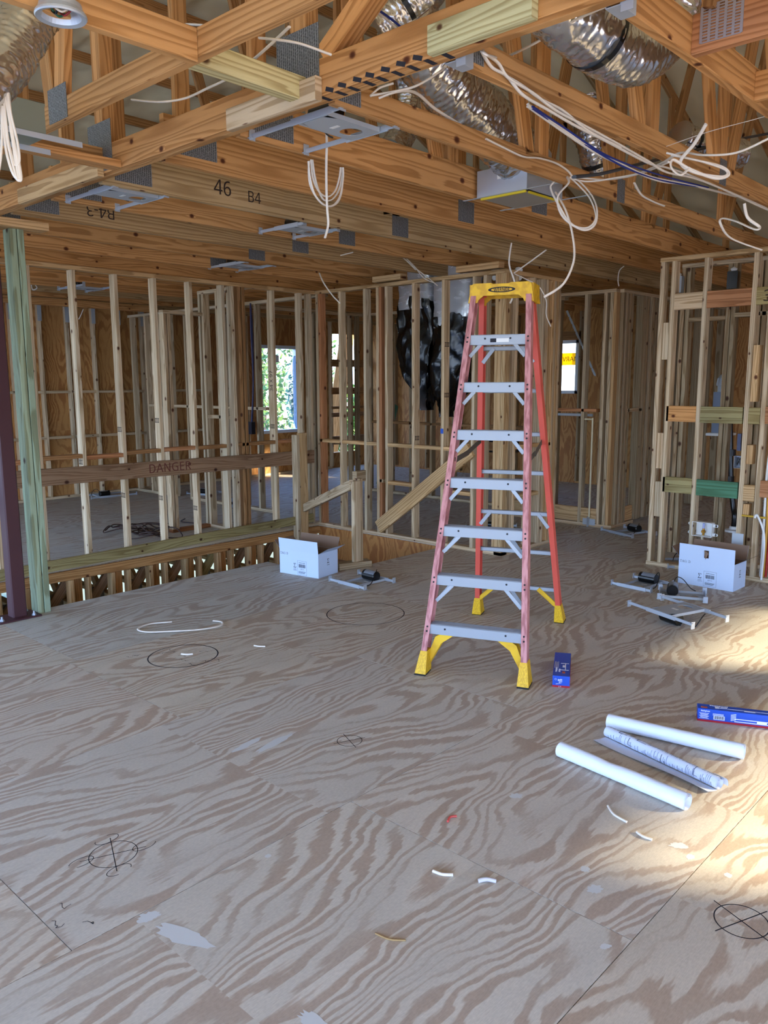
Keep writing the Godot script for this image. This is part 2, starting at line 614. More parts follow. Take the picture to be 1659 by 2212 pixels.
func build_walls() -> void:
	# the stud wall along the far side of the stairwell
	var w := struct("wall_left", Vector3(3, 0, -7))
	rail(w, "top_plate", 0, -7.0, 1.0, 6.385, 2.692, "warm")
	rail(w, "bottom_plate", 0, -7.0, 1.0, 6.385, 0.019, "stud")
	var left := [1.47, 1.877, 2.283, 2.69, 3.09, 3.495, 3.90, 4.305, 4.706, 5.095, 5.212, 5.758, 6.156, 6.30]
	stud_row(w, 0, -7.0, left, 0.038, 2.673)
	stud_row(w, 0, -7.0, [5.30, 5.352], 0.038, 2.673, "dark")
	for k in left.size() - 1:
		if left[k + 1] - left[k] > 0.3:
			rail(w, "blocking", 0, -7.0, left[k] + 0.038, left[k + 1], 1.02 + rng.randf_range(-0.012, 0.012), "dark" if k % 2 == 0 else "red")
	# header frame standing above the far door
	# the stud wall along the right of the stairwell
	w = struct("wall_middle", Vector3(6.385, 0, -5.7))
	rail(w, "top_plate", 2, 6.385, -7.09, -4.38, 2.692, "warm")
	rail(w, "bottom_plate", 2, 6.385, -7.09, -4.38, 0.019, "stud")
	stud_row(w, 2, 6.385, [-6.99, -6.621, -6.232, -6.040, -5.914, -5.535, -5.144, -4.766, -4.64], 0.038, 2.673)
	stud_row(w, 2, 6.385, [-6.95, -6.00], 0.038, 2.673, "red")
	stud_row(w, 2, 6.385, [-4.50, -4.42], 0.038, 2.673, "warm")
	var cuts := [-6.952, -6.621, -6.232, -6.04, -5.914, -5.535, -5.144, -4.766]
	for k in cuts.size() - 1:
		if cuts[k + 1] - cuts[k] > 0.14:
			rail(w, "blocking", 2, 6.385, cuts[k] + (0.0 if k == 0 else 0.038), cuts[k + 1], 1.013, "warm")
	rail(w, "blocking", 2, 6.385, -5.876, -5.535, 0.602, "warm")
	rail(w, "blocking", 2, 6.385, -5.106, -4.766, 0.575, "warm")
	rail(w, "blocking", 2, 6.385, -6.002, -5.952, 0.615, "stud")
	# plywood that closes the stairwell below this wall
	var s := Shape.new()
	s.tint = Color(1.02, 0.90, 0.74)
	sheet(s, Vector3(0.018, 0.36, 1.92), Vector2(0.31, 0.1))
	var f := part(w, "plywood_skirt", s.done(), M.sheath, Vector3(6.376, -0.185, -6.02) - w.position)
	# return towards the hall
	w = struct("wall_hall", Vector3(6.9, 0, -4.38))
	rail(w, "top_plate", 0, -4.38, 6.47, 7.45, 2.692, "warm")
	rail(w, "bottom_plate", 0, -4.38, 6.385, 7.40, 0.019, "stud")
	stud_row(w, 0, -4.38, [6.56, 6.86, 7.03, 7.09, 7.24, 7.33], 0.038, 2.673)
	stud_row(w, 0, -4.38, [6.39, 7.20, 7.29], 0.038, 2.673, "warm")
	rail(w, "blocking", 0, -4.38, 6.60, 7.24, 1.05, "warm")
	rail(w, "blocking", 0, -4.38, 6.60, 7.03, 0.56, "warm")
	# cross partition seen down the hall
	w = struct("wall_hall_end", Vector3(8.44, 0, -4.6))
	rail(w, "top_plate", 2, 8.44, -5.35, -4.33, 2.672, "stud")
	rail(w, "bottom_plate", 2, 8.44, -5.9, -4.28, 0.019, "stud")
	rail(w, "top_plate", 0, -4.28, 8.53, 11.9, 2.672, "stud")
	rail(w, "bottom_plate", 0, -4.28, 8.53, 9.0, 0.019, "stud")
	stud_row(w, 2, 8.44, [-5.22, -4.715, -4.475, -4.40], 0.038, 2.653)
	stud_row(w, 2, 8.44, [-4.36], 0.038, 2.653, "warm")
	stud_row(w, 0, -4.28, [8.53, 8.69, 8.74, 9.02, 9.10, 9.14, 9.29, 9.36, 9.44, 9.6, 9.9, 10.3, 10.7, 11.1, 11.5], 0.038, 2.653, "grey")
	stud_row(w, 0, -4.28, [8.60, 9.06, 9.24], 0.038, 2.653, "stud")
	rail(w, "blocking", 2, 8.44, -5.18, -4.52, 1.35, "red")
	rail(w, "kick_board", 2, 8.45, -5.9, -4.45, 0.13, "warm", 0.038, 0.17)
	rail(w, "kick_board", 0, -4.30, 8.57, 9.0, 0.13, "warm", 0.038, 0.17)
	rail(w, "blocking", 0, -4.28, 8.73, 9.1, 1.35, "stud")
	# the wall at the right, with flat backing boards let into it
	w = struct("wall_right", Vector3(7, 0, -2.6))
	rail(w, "top_plate", 2, 7.0, -3.185, -1.2, 2.726, "warm")
	rail(w, "bottom_plate", 2, 7.0, -3.185, -1.2, 0.019, "stud")
	stud_row(w, 2, 7.0, [-3.180, -3.079, -2.797, -2.395, -2.262, -2.0, -1.6], 0.038, 2.707)
	for q in [[2.03, -3.14], [1.06, -3.14], [0.62, -3.14]]:
		board(w, "filler_block", Vector3(7.05, q[0] - 0.16, -3.110), Vector3(7.05, q[0] + 0.16, -3.110), 0.06, 0.075, Vector3(1, 0, 0), "stud")
	var backs := [[-3.041, -2.797, 2.362, "stud"], [-2.759, -2.395, 2.362, "red"], [-2.357, -2.15, 2.362, "olive"], [-3.062, -2.797, 1.396, "truss"], [-2.759, -2.405, 1.393, "olive"], [-2.357, -2.265, 1.393, "olive"], [-2.224, -2.0, 1.40, "red"],
		[-3.062, -2.797, 0.762, "olive"], [-2.757, -2.405, 0.758, "teal"], [-2.357, -2.265, 0.745, "warm"], [-2.224, -2.0, 0.79, "red"]]
	for q in backs:
		board(w, "backing_board", Vector3(7.019, q[2], q[0]), Vector3(7.019, q[2], q[1]), 0.038, 0.139, Vector3.UP, q[3], 0.04)
	for q in [[7.05, 1.74, -2.33, 0.46, 0.085], [7.05, 1.07, -2.33, 0.16, 0.08], [7.05, 0.60, -2.33, 0.10, 0.07]]:
		board(w, "filler_block", Vector3(q[0], q[1] - q[3] / 2, q[2]), Vector3(q[0], q[1] + q[3] / 2, q[2]), 0.05, q[4], Vector3(1, 0, 0), "warm")
	# a second stud row behind it
	w = struct("wall_right_rear", Vector3(7.55, 0, -2.6))
	rail(w, "top_plate", 2, 7.5, -3.2, -1.2, 2.726, "stud")
	rail(w, "bottom_plate", 2, 7.5, -2.75, -1.9, 0.019, "stud")
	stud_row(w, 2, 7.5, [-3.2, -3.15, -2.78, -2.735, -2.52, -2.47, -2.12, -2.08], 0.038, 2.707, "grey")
	rail(w, "door_head", 2, 7.5, -3.12, -2.78, 2.24, "grey")
	rail(w, "door_head", 2, 7.5, -2.70, -2.16, 2.26, "grey")
	# stud rows in the back rooms
	w = struct("wall_back_room", Vector3(6.6, 0, -10))
	rail(w, "top_plate", 2, 6.6, -11.5, -7.1, 2.692, "stud")
	rail(w, "bottom_plate", 2, 6.6, -11.5, -10.4, 0.019, "stud")
	rail(w, "bottom_plate", 2, 6.6, -10.0, -8.1, 0.019, "stud")
	stud_row(w, 2, 6.6, [-11.45, -11.05, -10.65, -10.42, -10.0, -9.6, -9.2, -8.8, -8.4, -8.14], 0.038, 2.673)
	rail(w, "blocking", 2, 6.6, -11.0, -8.2, 1.35, "stud")
	w = struct("wall_closet", Vector3(5.45, 0, -7.5))
	rail(w, "top_plate", 2, 5.45, -7.95, -7.09, 2.692, "stud")
	rail(w, "bottom_plate", 2, 5.45, -7.95, -7.09, 0.019, "stud")
	stud_row(w, 2, 5.45, [-7.95, -7.88, -7.62, -7.25], 0.038, 2.673)
	rail(w, "bottom_plate", 0, -7.86, 4.94, 5.45, 0.019, "red")
	rail(w, "top_plate", 0, -7.86, 4.94, 5.45, 2.45, "stud")
	stud_row(w, 0, -7.86, [4.94, 4.99], 0.038, 2.43, "stud")
	rail(w, "blocking", 2, 5.45, -7.85, -7.28, 1.30, "stud")
	# studs of the far outer wall with their metal ties and blocking
	w = struct("wall_far_frame", Vector3(4, 0, -11.55))
	var far := []
	var x := -0.06
	while x < 11.9:
		far.append(x)
		x += 0.406
	for p in far:
		if (p > 9.1 and p < 10.15) or (p > 10.96 and p < 11.75):
			continue
		stud_row(w, 0, -11.512, [p], 0.038, 2.84, "stud")
	rail(w, "top_plate", 0, -11.512, 0.0, 11.9, 2.86, "stud")
	rail(w, "bottom_plate", 0, -11.512, 0.0, 10.9, 0.019, "stud")
	for k in far.size() - 1:
		if far[k] > 3.0 and far[k] < 8.0:
			rail(w, "blocking", 0, -11.512, far[k] + 0.038, far[k + 1], 1.56, "stud")
			rail(w, "blocking", 0, -11.512, far[k] + 0.038, far[k + 1], 0.90, "stud")
			slab(w, "stud_tie", Vector3(far[k] - 0.01, 2.56, -11.512), Vector3(far[k] + 0.05, 2.78, -11.508), M.grey)
	# a partition deep behind the middle wall
	w = struct("wall_inner", Vector3(9.0, 0, -7))
	rail(w, "top_plate", 2, 9.0, -8.7, -5.3, 2.692, "stud")
	rail(w, "bottom_plate", 2, 9.0, -8.7, -5.3, 0.019, "stud")
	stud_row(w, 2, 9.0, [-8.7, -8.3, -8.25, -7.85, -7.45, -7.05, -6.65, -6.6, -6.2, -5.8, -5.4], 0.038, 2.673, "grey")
	rail(w, "blocking", 2, 9.0, -8.66, -5.4, 1.08, "dark")
	rail(w, "top_plate", 0, -8.8, 6.7, 9.0, 2.692, "stud")
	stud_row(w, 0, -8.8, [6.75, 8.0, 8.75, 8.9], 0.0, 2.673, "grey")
	# studs of the east wall
	w = struct("wall_east_frame", Vector3(11.95, 0, -6))
	for k in 26:
		var z := -11.2 + 0.406 * k
		if z > -7.6 and z < -6.78:
			continue
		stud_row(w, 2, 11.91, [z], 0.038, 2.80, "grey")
	rail(w, "header", 2, 11.91, -7.6, -6.7, 2.42, "dark", 0.089, 0.14)

# ------------------------------------------------------------------ roof
func roof_y(x: float, z: float) -> float:
	return 3.02 + 0.42 * minf(minf(12.4 - x, x + 5.4), minf(z + 12.0, 3.6 - z))

func build_roof() -> void:
	var c := struct("ceiling", Vector3(3.5, 3, -4.2))
	var n := noise(0.9, 77, 4)
	var n2 := noise(5.5, 78, 3)
	var s := Shape.new()
	var rows := []
	var step := 0.075
	var nx := int(17.4 / step)
	var nz := int(15.0 / step)
	for j in nz + 1:
		var row := []
		for i in nx + 1:
			var X := -5.2 + i * step
			var Z := -11.8 + j * step
			var y := roof_y(X, Z) - 0.06 + 0.05 * n.get_noise_2d(X * 2.5, Z * 2.5) + 0.055 * absf(n2.get_noise_2d(X, Z))
			row.append(Vector3(X, y, Z) - c.position)
		rows.append(row)
	s.grid(rows)
	part(c, "spray_foam", s.done(), M.foam)
	# the deck above the foam
	s = Shape.new()
	var pts := [Vector3(-5.4, 0, -12), Vector3(12.4, 0, -12), Vector3(12.4, 0, 3.6), Vector3(-5.4, 0, 3.6)]
	var rl := Vector3(2.4, 0, -4.2)
	var h: Array = [rl + Vector3(0, 0, 0), rl + Vector3(2.2, 0, 0)]
	for k in 4:
		pts[k].y = 3.12
	var r1 := Vector3(2.4, roof_y(2.4, -4.2) + 0.15, -4.2)
	var r2 := Vector3(4.6, roof_y(4.6, -4.2) + 0.15, -4.2)
	for o in [0.0, 0.1]:
		var up := Vector3(0, o, 0) - c.position
		var q := [[pts[0], pts[1], r2, r1], [pts[1], pts[2], r2, r2], [pts[2], pts[3], r1, r2], [pts[3], pts[0], r1, r1]]
		for f in q:
			s.quad(f[0] + up, f[1] + up, f[2] + up, f[3] + up)
	part(c, "roof_deck", s.done(), flat(Color(0.3, 0.28, 0.26), 0.9))
	# common trusses across the room, hung on the girder
	var zs := [-1.28, -1.90, -2.53, -3.155, -3.78, -4.43, -5.03, -5.62, -6.24, -6.85, -7.6, -8.2, -8.8, -9.4, -10.0, -10.6, -11.2]
	var names := ["nearest to the camera at the upper right", "carrying the long white and blue cable bundles", "just beyond the ceiling light pan, bearing on the right wall", "ending at the metal register box", "third before the stair wall, with a tooth plate splice", "second before the stair wall, marked 46 B4", "above the near floor edge of the stairwell", "above the middle of the stairwell", "above the stair wall rail, with handwriting on its side"]
	for k in zs.size():
		var z: float = zs[k]
		var nm: String = ["first", "second", "third", "fourth", "fifth", "sixth", "seventh", "eighth", "ninth"][maxi(k - 9, 0)] + " roof truss behind the stairwell stud wall, over the back room"
		var gr := "roof trusses over the back room"
		if k < names.size():
			nm = "pine roof truss " + names[k]
			gr = "parallel roof trusses over the main room"
		var t := thing("roof_truss", nm, "truss", Vector3(2.42, BAY, z), gr)
		truss_x(t, z, 2.42 if k < 9 else 0.0, 11.9, k)
	girders()

func truss_x(t: Node3D, z: float, x0: float, x1: float, k: int) -> void:
	var kind: String = ["truss", "truss", "truss", "truss", "truss", "truss2", "truss", "truss2", "truss"][k % 9]
	var tall: float = [0.13, 0.11, 0.105, 0.185, 0.235, 0.19][k] if k < 6 else 0.20
	if k == 0:
		board(t, "bottom_chord", Vector3(x0, BAY + tall / 2, z), Vector3(9.0, BAY + tall / 2, z), 0.038, tall, Vector3.UP, kind)
	else:
		board(t, "bottom_chord", Vector3(x0, BAY + tall / 2, z), Vector3(x1, BAY + tall / 2, z), 0.038, tall, Vector3.UP, kind)
	var top := func(x: float) -> float: return roof_y(x, z) - 0.16
	# top chord follows the roof
	var kinks := [x0]
	var xa := maxf(x0, -4.5)
	var run := minf(z + 12.0, 3.6 - z)
	for q in [run - 5.4, 12.4 - run]:
		if q > x0 + 0.2 and q < x1 - 0.2:
			kinks.append(q)
	kinks.append(x1)
	for j in kinks.size() - 1:
		board(t, "top_chord", Vector3(kinks[j], top.call(kinks[j]), z), Vector3(kinks[j + 1], top.call(kinks[j + 1]), z), 0.038, 0.089, Vector3.UP, kind)
	var yb := BAY + tall - 0.02
	# webs, the same pattern on each
	var ups := [2.54, 4.0, 4.9, 6.6, 8.4]
	var slants := [[3.86, 3.12], [4.80, 4.06], [5.03, 5.80], [6.70, 7.60]]
	if k >= 4:
		ups = [2.54, 4.9, 8.4]
		slants = [[4.80, 4.06]]
	if k >= 9:
		ups = [8.4]
		slants = []
	for x in ups:
		board(t, "web", Vector3(x, yb, z), Vector3(x, top.call(x), z), 0.089, 0.038, Vector3(0, 0, 1), "truss")
	for q in slants:
		board(t, "web", Vector3(q[0], yb, z), Vector3(q[1], top.call(q[1]), z), 0.089, 0.038, Vector3(0, 0, 1), "truss")
	if k >= 3 and k < 10:
		tooth_plate(t, Vector3(4.95, BAY + tall * 0.5, z + 0.019), Vector2(0.19, 0.15), Vector3(0, 0, 1))
		tooth_plate(t, Vector3(2.62, BAY + tall * 0.5, z + 0.019), Vector2(0.24, 0.13), Vector3(0, 0, 1))
	if k == 2 or k == 1:
		tooth_plate(t, Vector3(4.9, BAY + tall * 0.6, z + 0.019), Vector2(0.10, 0.14), Vector3(0, 0, 1))
		tooth_plate(t, Vector3(2.50, BAY + tall * 0.6, z + 0.019), Vector2(0.14, 0.09), Vector3(0, 0, 1))

func tooth_plate(t: Node3D, at: Vector3, size: Vector2, n: Vector3, turn := 0.0) -> void:
	# a nail plate pressed on a face with normal n
	var s := Shape.new()
	var u := Vector3.UP.cross(n).normalized().rotated(n, turn)
	var v := n.cross(u)
	var a := u * size.x / 2
	var b := v * size.y / 2
	var d := n * 0.0015
	var k := 0.10
	s.quad(-a - b + d, a - b + d, a + b + d, -a + b + d, Vector2(0, 0), Vector2(size.x / k, 0), Vector2(size.x / k, size.y / k), Vector2(0, size.y / k))
	s.quad(-a - b, -a - b + d, -a + b + d, -a + b)
	s.quad(a - b + d, a - b, a + b, a + b + d)
	s.quad(-a - b, a - b, a - b + d, -a - b + d)
	s.quad(-a + b + d, a + b + d, a + b, -a + b)
	part(t, "tooth_plate", s.done(), M.teeth, at + n * 0.0005 - t.position)

func girders() -> void:
	var t := thing("girder_truss", "deep double girder truss crossing the ceiling, with grey tooth plates and nailed-on scab boards", "truss", Vector3(2.36, BAY, -3))
	for x in [2.339, 2.379]:
		board(t, "bottom_chord", Vector3(x, BAY + 0.07, -11.5), Vector3(x, BAY + 0.07, 3.1), 0.038, 0.139, Vector3.UP, "truss", 0.03)
		board(t, "top_chord", Vector3(x, roof_y(x, -11.5) - 0.2, -11.5), Vector3(x, roof_y(x, -4.2) - 0.2, -4.2), 0.038, 0.139, Vector3.UP, "truss")
		board(t, "top_chord", Vector3(x, roof_y(x, -4.2) - 0.2, -4.2), Vector3(x, roof_y(x, 3.1) - 0.2, 3.1), 0.038, 0.139, Vector3.UP, "truss")
	for z in [-9.4, -7.6, -5.9, -4.23, -2.62, -1.0, 0.7]:
		board(t, "web", Vector3(2.359, BAY + 0.12, z), Vector3(2.359, roof_y(2.36, z) - 0.25, z), 0.076, 0.089, Vector3(0, 0, 1), "truss")
	for z in [-6.9, -2.50, 0.2]:
		board(t, "web", Vector3(2.359, BAY + 0.15, z + 0.02), Vector3(2.359, roof_y(2.36, z + 2.2) - 0.3, z + 2.2), 0.076, 0.089, Vector3(0, 0, 1), "truss")
	tooth_plate(t, Vector3(2.32, 2.935, -4.228), Vector2(0.245, 0.25), Vector3(-1, 0, 0))
	tooth_plate(t, Vector3(2.32, 2.955, -2.62), Vector2(0.255, 0.235), Vector3(-1, 0, 0))
	board(t, "scab_board", Vector3(2.30, 2.822, -3.055), Vector3(2.30, 2.822, -2.478), 0.036, 0.089, Vector3.UP, "stud", 0.03)
	board(t, "scab_board", Vector3(2.30, 2.825, -5.2), Vector3(2.30, 2.825, -4.20), 0.036, 0.089, Vector3.UP, "warm", 0.03)
	board(t, "scab_board", Vector3(2.30, 2.840, -1.909), Vector3(2.30, 2.840, -1.491), 0.036, 0.094, Vector3.UP, "pale", 0.02)
	t = thing("girder_truss", "nearer single truss chord running parallel to the girder at the top left", "truss", Vector3(1.78, BAY, -3))
	board(t, "bottom_chord", Vector3(1.779, BAY + 0.045, -11.5), Vector3(1.779, BAY + 0.045, 3.1), 0.040, 0.095, Vector3.UP, "truss", 0.03)
	board(t, "web", Vector3(1.779, 2.87, -3.62), Vector3(1.779, roof_y(1.78, -3.95) - 0.1, -4.05), 0.038, 0.089, Vector3(0, 0, 1), "truss")
	board(t, "web", Vector3(1.779, 2.87, -3.54), Vector3(1.779, roof_y(1.78, -3.05) - 0.1, -3.05), 0.038, 0.089, Vector3(0, 0, 1), "truss")
	tooth_plate(t, Vector3(1.759, 2.875, -3.545), Vector2(0.17, 0.14), Vector3(-1, 0, 0))

const CABLES := {
	"main_a": [Vector3(2.534, 2.862, -1.865), Vector3(2.598, 2.825, -1.865), Vector3(2.697, 2.818, -1.865), Vector3(2.808, 2.779, -1.865), Vector3(2.977, 2.767, -1.865), Vector3(3.236, 2.752, -1.865), Vector3(3.483, 2.746, -1.865), Vector3(3.907, 2.732, -1.865), Vector3(4.117, 2.748, -1.865), Vector3(4.344, 2.759, -1.865), Vector3(4.657, 2.765, -1.865), Vector3(5.156, 2.770, -1.865), Vector3(5.645, 2.770, -1.865), Vector3(6.236, 2.754, -1.865)],
	"main_b": [Vector3(2.541, 2.855, -1.860), Vector3(2.629, 2.847, -1.860), Vector3(2.699, 2.812, -1.860), Vector3(2.865, 2.800, -1.860), Vector3(3.039, 2.775, -1.860), Vector3(3.265, 2.767, -1.860), Vector3(3.561, 2.755, -1.860), Vector3(3.870, 2.739, -1.860), Vector3(4.108, 2.724, -1.860), Vector3(4.454, 2.754, -1.860), Vector3(4.848, 2.764, -1.860), Vector3(5.466, 2.762, -1.860), Vector3(6.215, 2.766, -1.860)],
	"main_c": [Vector3(2.702, 2.815, -1.862), Vector3(2.796, 2.809, -1.862), Vector3(2.936, 2.792, -1.862), Vector3(3.096, 2.788, -1.862), Vector3(3.310, 2.754, -1.862), Vector3(3.611, 2.745, -1.862)],
	"swoop": [Vector3(2.440, 2.821, -1.796), Vector3(2.440, 2.796, -1.766), Vector3(2.859, 2.961, -1.990), Vector3(2.710, 2.906, -1.764), Vector3(2.633, 2.903, -1.549), Vector3(2.588, 2.895, -1.372)],
	"low_a": [Vector3(3.048, 2.831, -2.000), Vector3(3.271, 2.801, -2.000), Vector3(3.560, 2.768, -2.000), Vector3(3.836, 2.751, -2.000), Vector3(4.197, 2.745, -2.000), Vector3(4.603, 2.778, -2.000), Vector3(4.999, 2.810, -2.000), Vector3(5.696, 2.860, -2.000)],
	"low_b": [Vector3(3.063, 2.828, -2.010), Vector3(3.327, 2.792, -2.010), Vector3(3.623, 2.759, -2.010), Vector3(3.955, 2.749, -2.010), Vector3(4.331, 2.746, -2.010), Vector3(4.819, 2.798, -2.010), Vector3(5.477, 2.842, -2.010)],
	"blue_a": [Vector3(3.068, 2.824, -1.990), Vector3(3.333, 2.795, -1.990), Vector3(3.676, 2.757, -1.990), Vector3(4.015, 2.756, -1.990), Vector3(4.457, 2.776, -1.990), Vector3(4.973, 2.812, -1.990)],
	"blue_b": [Vector3(3.084, 2.823, -2.000), Vector3(3.370, 2.789, -2.000), Vector3(3.649, 2.758, -2.000), Vector3(3.986, 2.739, -2.000), Vector3(4.423, 2.755, -2.000), Vector3(4.964, 2.810, -2.000)],
	"grey": [Vector3(3.615, 2.656, -2.100), Vector3(3.887, 2.719, -2.100), Vector3(4.290, 2.837, -2.100), Vector3(4.750, 2.971, -2.100), Vector3(5.283, 3.127, -2.100), Vector3(5.740, 3.261, -2.100), Vector3(6.448, 3.452, -2.100)],
	"cross_a": [Vector3(4.252, 2.840, -2.545), Vector3(4.332, 2.832, -2.456), Vector3(4.421, 2.823, -2.358), Vector3(4.336, 2.798, -2.147), Vector3(4.043, 2.755, -1.857), Vector3(3.701, 2.693, -1.615), Vector3(3.560, 2.627, -1.452), Vector3(3.547, 2.608, -1.313), Vector3(3.533, 2.634, -1.186), Vector3(3.503, 2.657, -1.075)],
	"cross_b": [Vector3(4.269, 2.835, -2.525), Vector3(4.348, 2.813, -2.435), Vector3(4.362, 2.808, -2.270), Vector3(4.273, 2.787, -2.063), Vector3(3.965, 2.733, -1.786)],
	"coil_a": [Vector3(3.620, 2.669, -1.621), Vector3(3.635, 2.635, -1.523), Vector3(3.714, 2.605, -1.431), Vector3(3.730, 2.569, -1.405), Vector3(3.687, 2.555, -1.448), Vector3(3.617, 2.595, -1.533), Vector3(3.574, 2.635, -1.589), Vector3(3.563, 2.602, -1.593), Vector3(3.586, 2.570, -1.560), Vector3(3.617, 2.601, -1.534)],
	"coil_b": [Vector3(3.607, 2.679, -1.638), Vector3(3.662, 2.625, -1.492), Vector3(3.723, 2.589, -1.417), Vector3(3.709, 2.561, -1.426), Vector3(3.629, 2.581, -1.517), Vector3(3.593, 2.625, -1.566), Vector3(3.540, 2.676, -1.486), Vector3(3.478, 2.725, -1.416)],
	"loop_a": [Vector3(4.253, 2.845, -2.545), Vector3(4.166, 2.794, -2.552), Vector3(4.153, 2.760, -2.558), Vector3(4.124, 2.666, -2.492), Vector3(4.156, 2.564, -2.434), Vector3(4.207, 2.520, -2.368), Vector3(4.251, 2.550, -2.328), Vector3(4.269, 2.627, -2.327), Vector3(4.308, 2.715, -2.380), Vector3(4.320, 2.805, -2.463), Vector3(4.288, 2.837, -2.505)],
	"loop_b": [Vector3(4.279, 2.837, -2.515), Vector3(4.309, 2.792, -2.472), Vector3(4.298, 2.702, -2.388), Vector3(4.259, 2.589, -2.328), Vector3(4.222, 2.533, -2.355), Vector3(4.171, 2.543, -2.413), Vector3(4.129, 2.610, -2.473), Vector3(4.129, 2.705, -2.497), Vector3(4.179, 2.781, -2.461), Vector3(4.224, 2.827, -2.498)],
	"drop": [Vector3(4.169, 2.742, -2.537), Vector3(4.147, 2.641, -2.461), Vector3(4.158, 2.538, -2.425), Vector3(4.156, 2.410, -2.397), Vector3(4.137, 2.320, -2.396), Vector3(4.087, 2.218, -2.425), Vector3(4.008, 2.150, -2.494)],
	"hang_a": [Vector3(2.808, 2.756, -3.100), Vector3(2.803, 2.697, -3.100), Vector3(2.817, 2.635, -3.100), Vector3(2.872, 2.578, -3.100), Vector3(2.935, 2.563, -3.100), Vector3(2.994, 2.589, -3.100), Vector3(3.027, 2.647, -3.100), Vector3(3.035, 2.727, -3.100), Vector3(3.030, 2.766, -3.100)],
	"hang_b": [Vector3(2.811, 2.762, -3.090), Vector3(2.821, 2.677, -3.090), Vector3(2.863, 2.619, -3.090), Vector3(2.920, 2.606, -3.090), Vector3(2.972, 2.643, -3.090), Vector3(3.002, 2.708, -3.090), Vector3(3.013, 2.762, -3.090)],
	"hang_c": [Vector3(2.839, 2.770, -3.110), Vector3(2.852, 2.697, -3.110), Vector3(2.876, 2.635, -3.110), Vector3(2.913, 2.592, -3.110), Vector3(2.971, 2.605, -3.110), Vector3(3.018, 2.658, -3.110), Vector3(3.042, 2.730, -3.110), Vector3(3.046, 2.771, -3.110)],
	"hang_d": [Vector3(2.784, 2.748, -3.080), Vector3(2.794, 2.671, -3.080), Vector3(2.823, 2.600, -3.080), Vector3(2.884, 2.561, -3.080), Vector3(2.948, 2.569, -3.080), Vector3(2.998, 2.623, -3.080), Vector3(3.019, 2.709, -3.080), Vector3(3.020, 2.761, -3.080)],
	"plumb": [Vector3(2.832, 2.882, -3.000), Vector3(2.834, 2.824, -3.000), Vector3(2.829, 2.738, -3.000), Vector3(2.827, 2.631, -3.000), Vector3(2.830, 2.524, -3.000), Vector3(2.835, 2.449, -3.000), Vector3(2.812, 2.383, -3.000)],
	"span_a": [Vector3(2.057, 2.939, -3.443), Vector3(2.081, 2.894, -3.257), Vector3(2.158, 2.909, -3.177), Vector3(2.168, 2.917, -3.019), Vector3(2.175, 2.927, -2.866), Vector3(2.126, 2.934, -2.623), Vector3(2.075, 2.952, -2.384)],
	"span_b": [Vector3(1.962, 3.148, -3.147), Vector3(1.958, 3.091, -2.990), Vector3(1.958, 3.050, -2.831), Vector3(1.953, 2.999, -2.676)],
	"span_c": [Vector3(2.031, 2.934, -2.502), Vector3(2.041, 2.906, -2.410), Vector3(2.096, 2.891, -2.347), Vector3(2.203, 2.872, -2.302)],
	"strip": [Vector3(1.417, 2.957, -2.796), Vector3(1.417, 2.926, -2.788), Vector3(1.420, 2.899, -2.779)],
	"edge_a": [Vector3(1.197, 2.659, -2.813), Vector3(1.196, 2.585, -2.796), Vector3(1.191, 2.496, -2.780), Vector3(1.189, 2.422, -2.766), Vector3(1.195, 2.356, -2.743), Vector3(1.209, 2.336, -2.724), Vector3(1.211, 2.393, -2.734), Vector3(1.208, 2.482, -2.759), Vector3(1.213, 2.570, -2.775), Vector3(1.215, 2.644, -2.789)],
	"edge_b": [Vector3(1.205, 2.644, -2.800), Vector3(1.201, 2.556, -2.784), Vector3(1.196, 2.437, -2.761), Vector3(1.200, 2.351, -2.736), Vector3(1.205, 2.341, -2.728), Vector3(1.207, 2.422, -2.746), Vector3(1.209, 2.526, -2.768), Vector3(1.208, 2.615, -2.791)],
	"edge_c": [Vector3(1.198, 2.615, -2.802), Vector3(1.189, 2.511, -2.786), Vector3(1.174, 2.408, -2.777), Vector3(1.157, 2.334, -2.778)],
	"edge_d": [Vector3(1.214, 2.615, -2.784), Vector3(1.213, 2.541, -2.767), Vector3(1.217, 2.452, -2.743), Vector3(1.213, 2.393, -2.732), Vector3(1.201, 2.390, -2.745), Vector3(1.196, 2.467, -2.768), Vector3(1.200, 2.570, -2.788)],
	"mid_a": [Vector3(2.553, 2.846, -2.439), Vector3(2.620, 2.862, -2.371), Vector3(2.688, 2.886, -2.304), Vector3(2.759, 2.942, -2.241), Vector3(2.694, 2.926, -2.159)],
	"mid_b": [Vector3(2.576, 2.836, -2.413), Vector3(2.620, 2.858, -2.371), Vector3(2.700, 2.883, -2.365), Vector3(2.853, 2.919, -2.432), Vector3(3.059, 2.926, -2.510), Vector3(3.299, 2.915, -2.546)],
	"mid_c": [Vector3(2.553, 2.844, -2.439), Vector3(2.583, 2.877, -2.415), Vector3(2.624, 2.896, -2.375)],
	"bluefeed": [Vector3(2.423, 3.176, -2.360), Vector3(2.531, 3.160, -2.389), Vector3(2.655, 3.149, -2.402), Vector3(2.781, 3.126, -2.410)],
	"bluefeed_w": [Vector3(2.411, 3.176, -2.374), Vector3(2.521, 3.160, -2.400), Vector3(2.644, 3.144, -2.413), Vector3(2.766, 3.118, -2.424)],
	"tc_edge": [Vector3(3.446, 2.872, -2.500), Vector3(3.607, 2.860, -2.500), Vector3(3.777, 2.852, -2.500), Vector3(3.934, 2.873, -2.500), Vector3(4.100, 2.879, -2.500), Vector3(4.225, 2.863, -2.500), Vector3(4.278, 2.842, -2.500)],
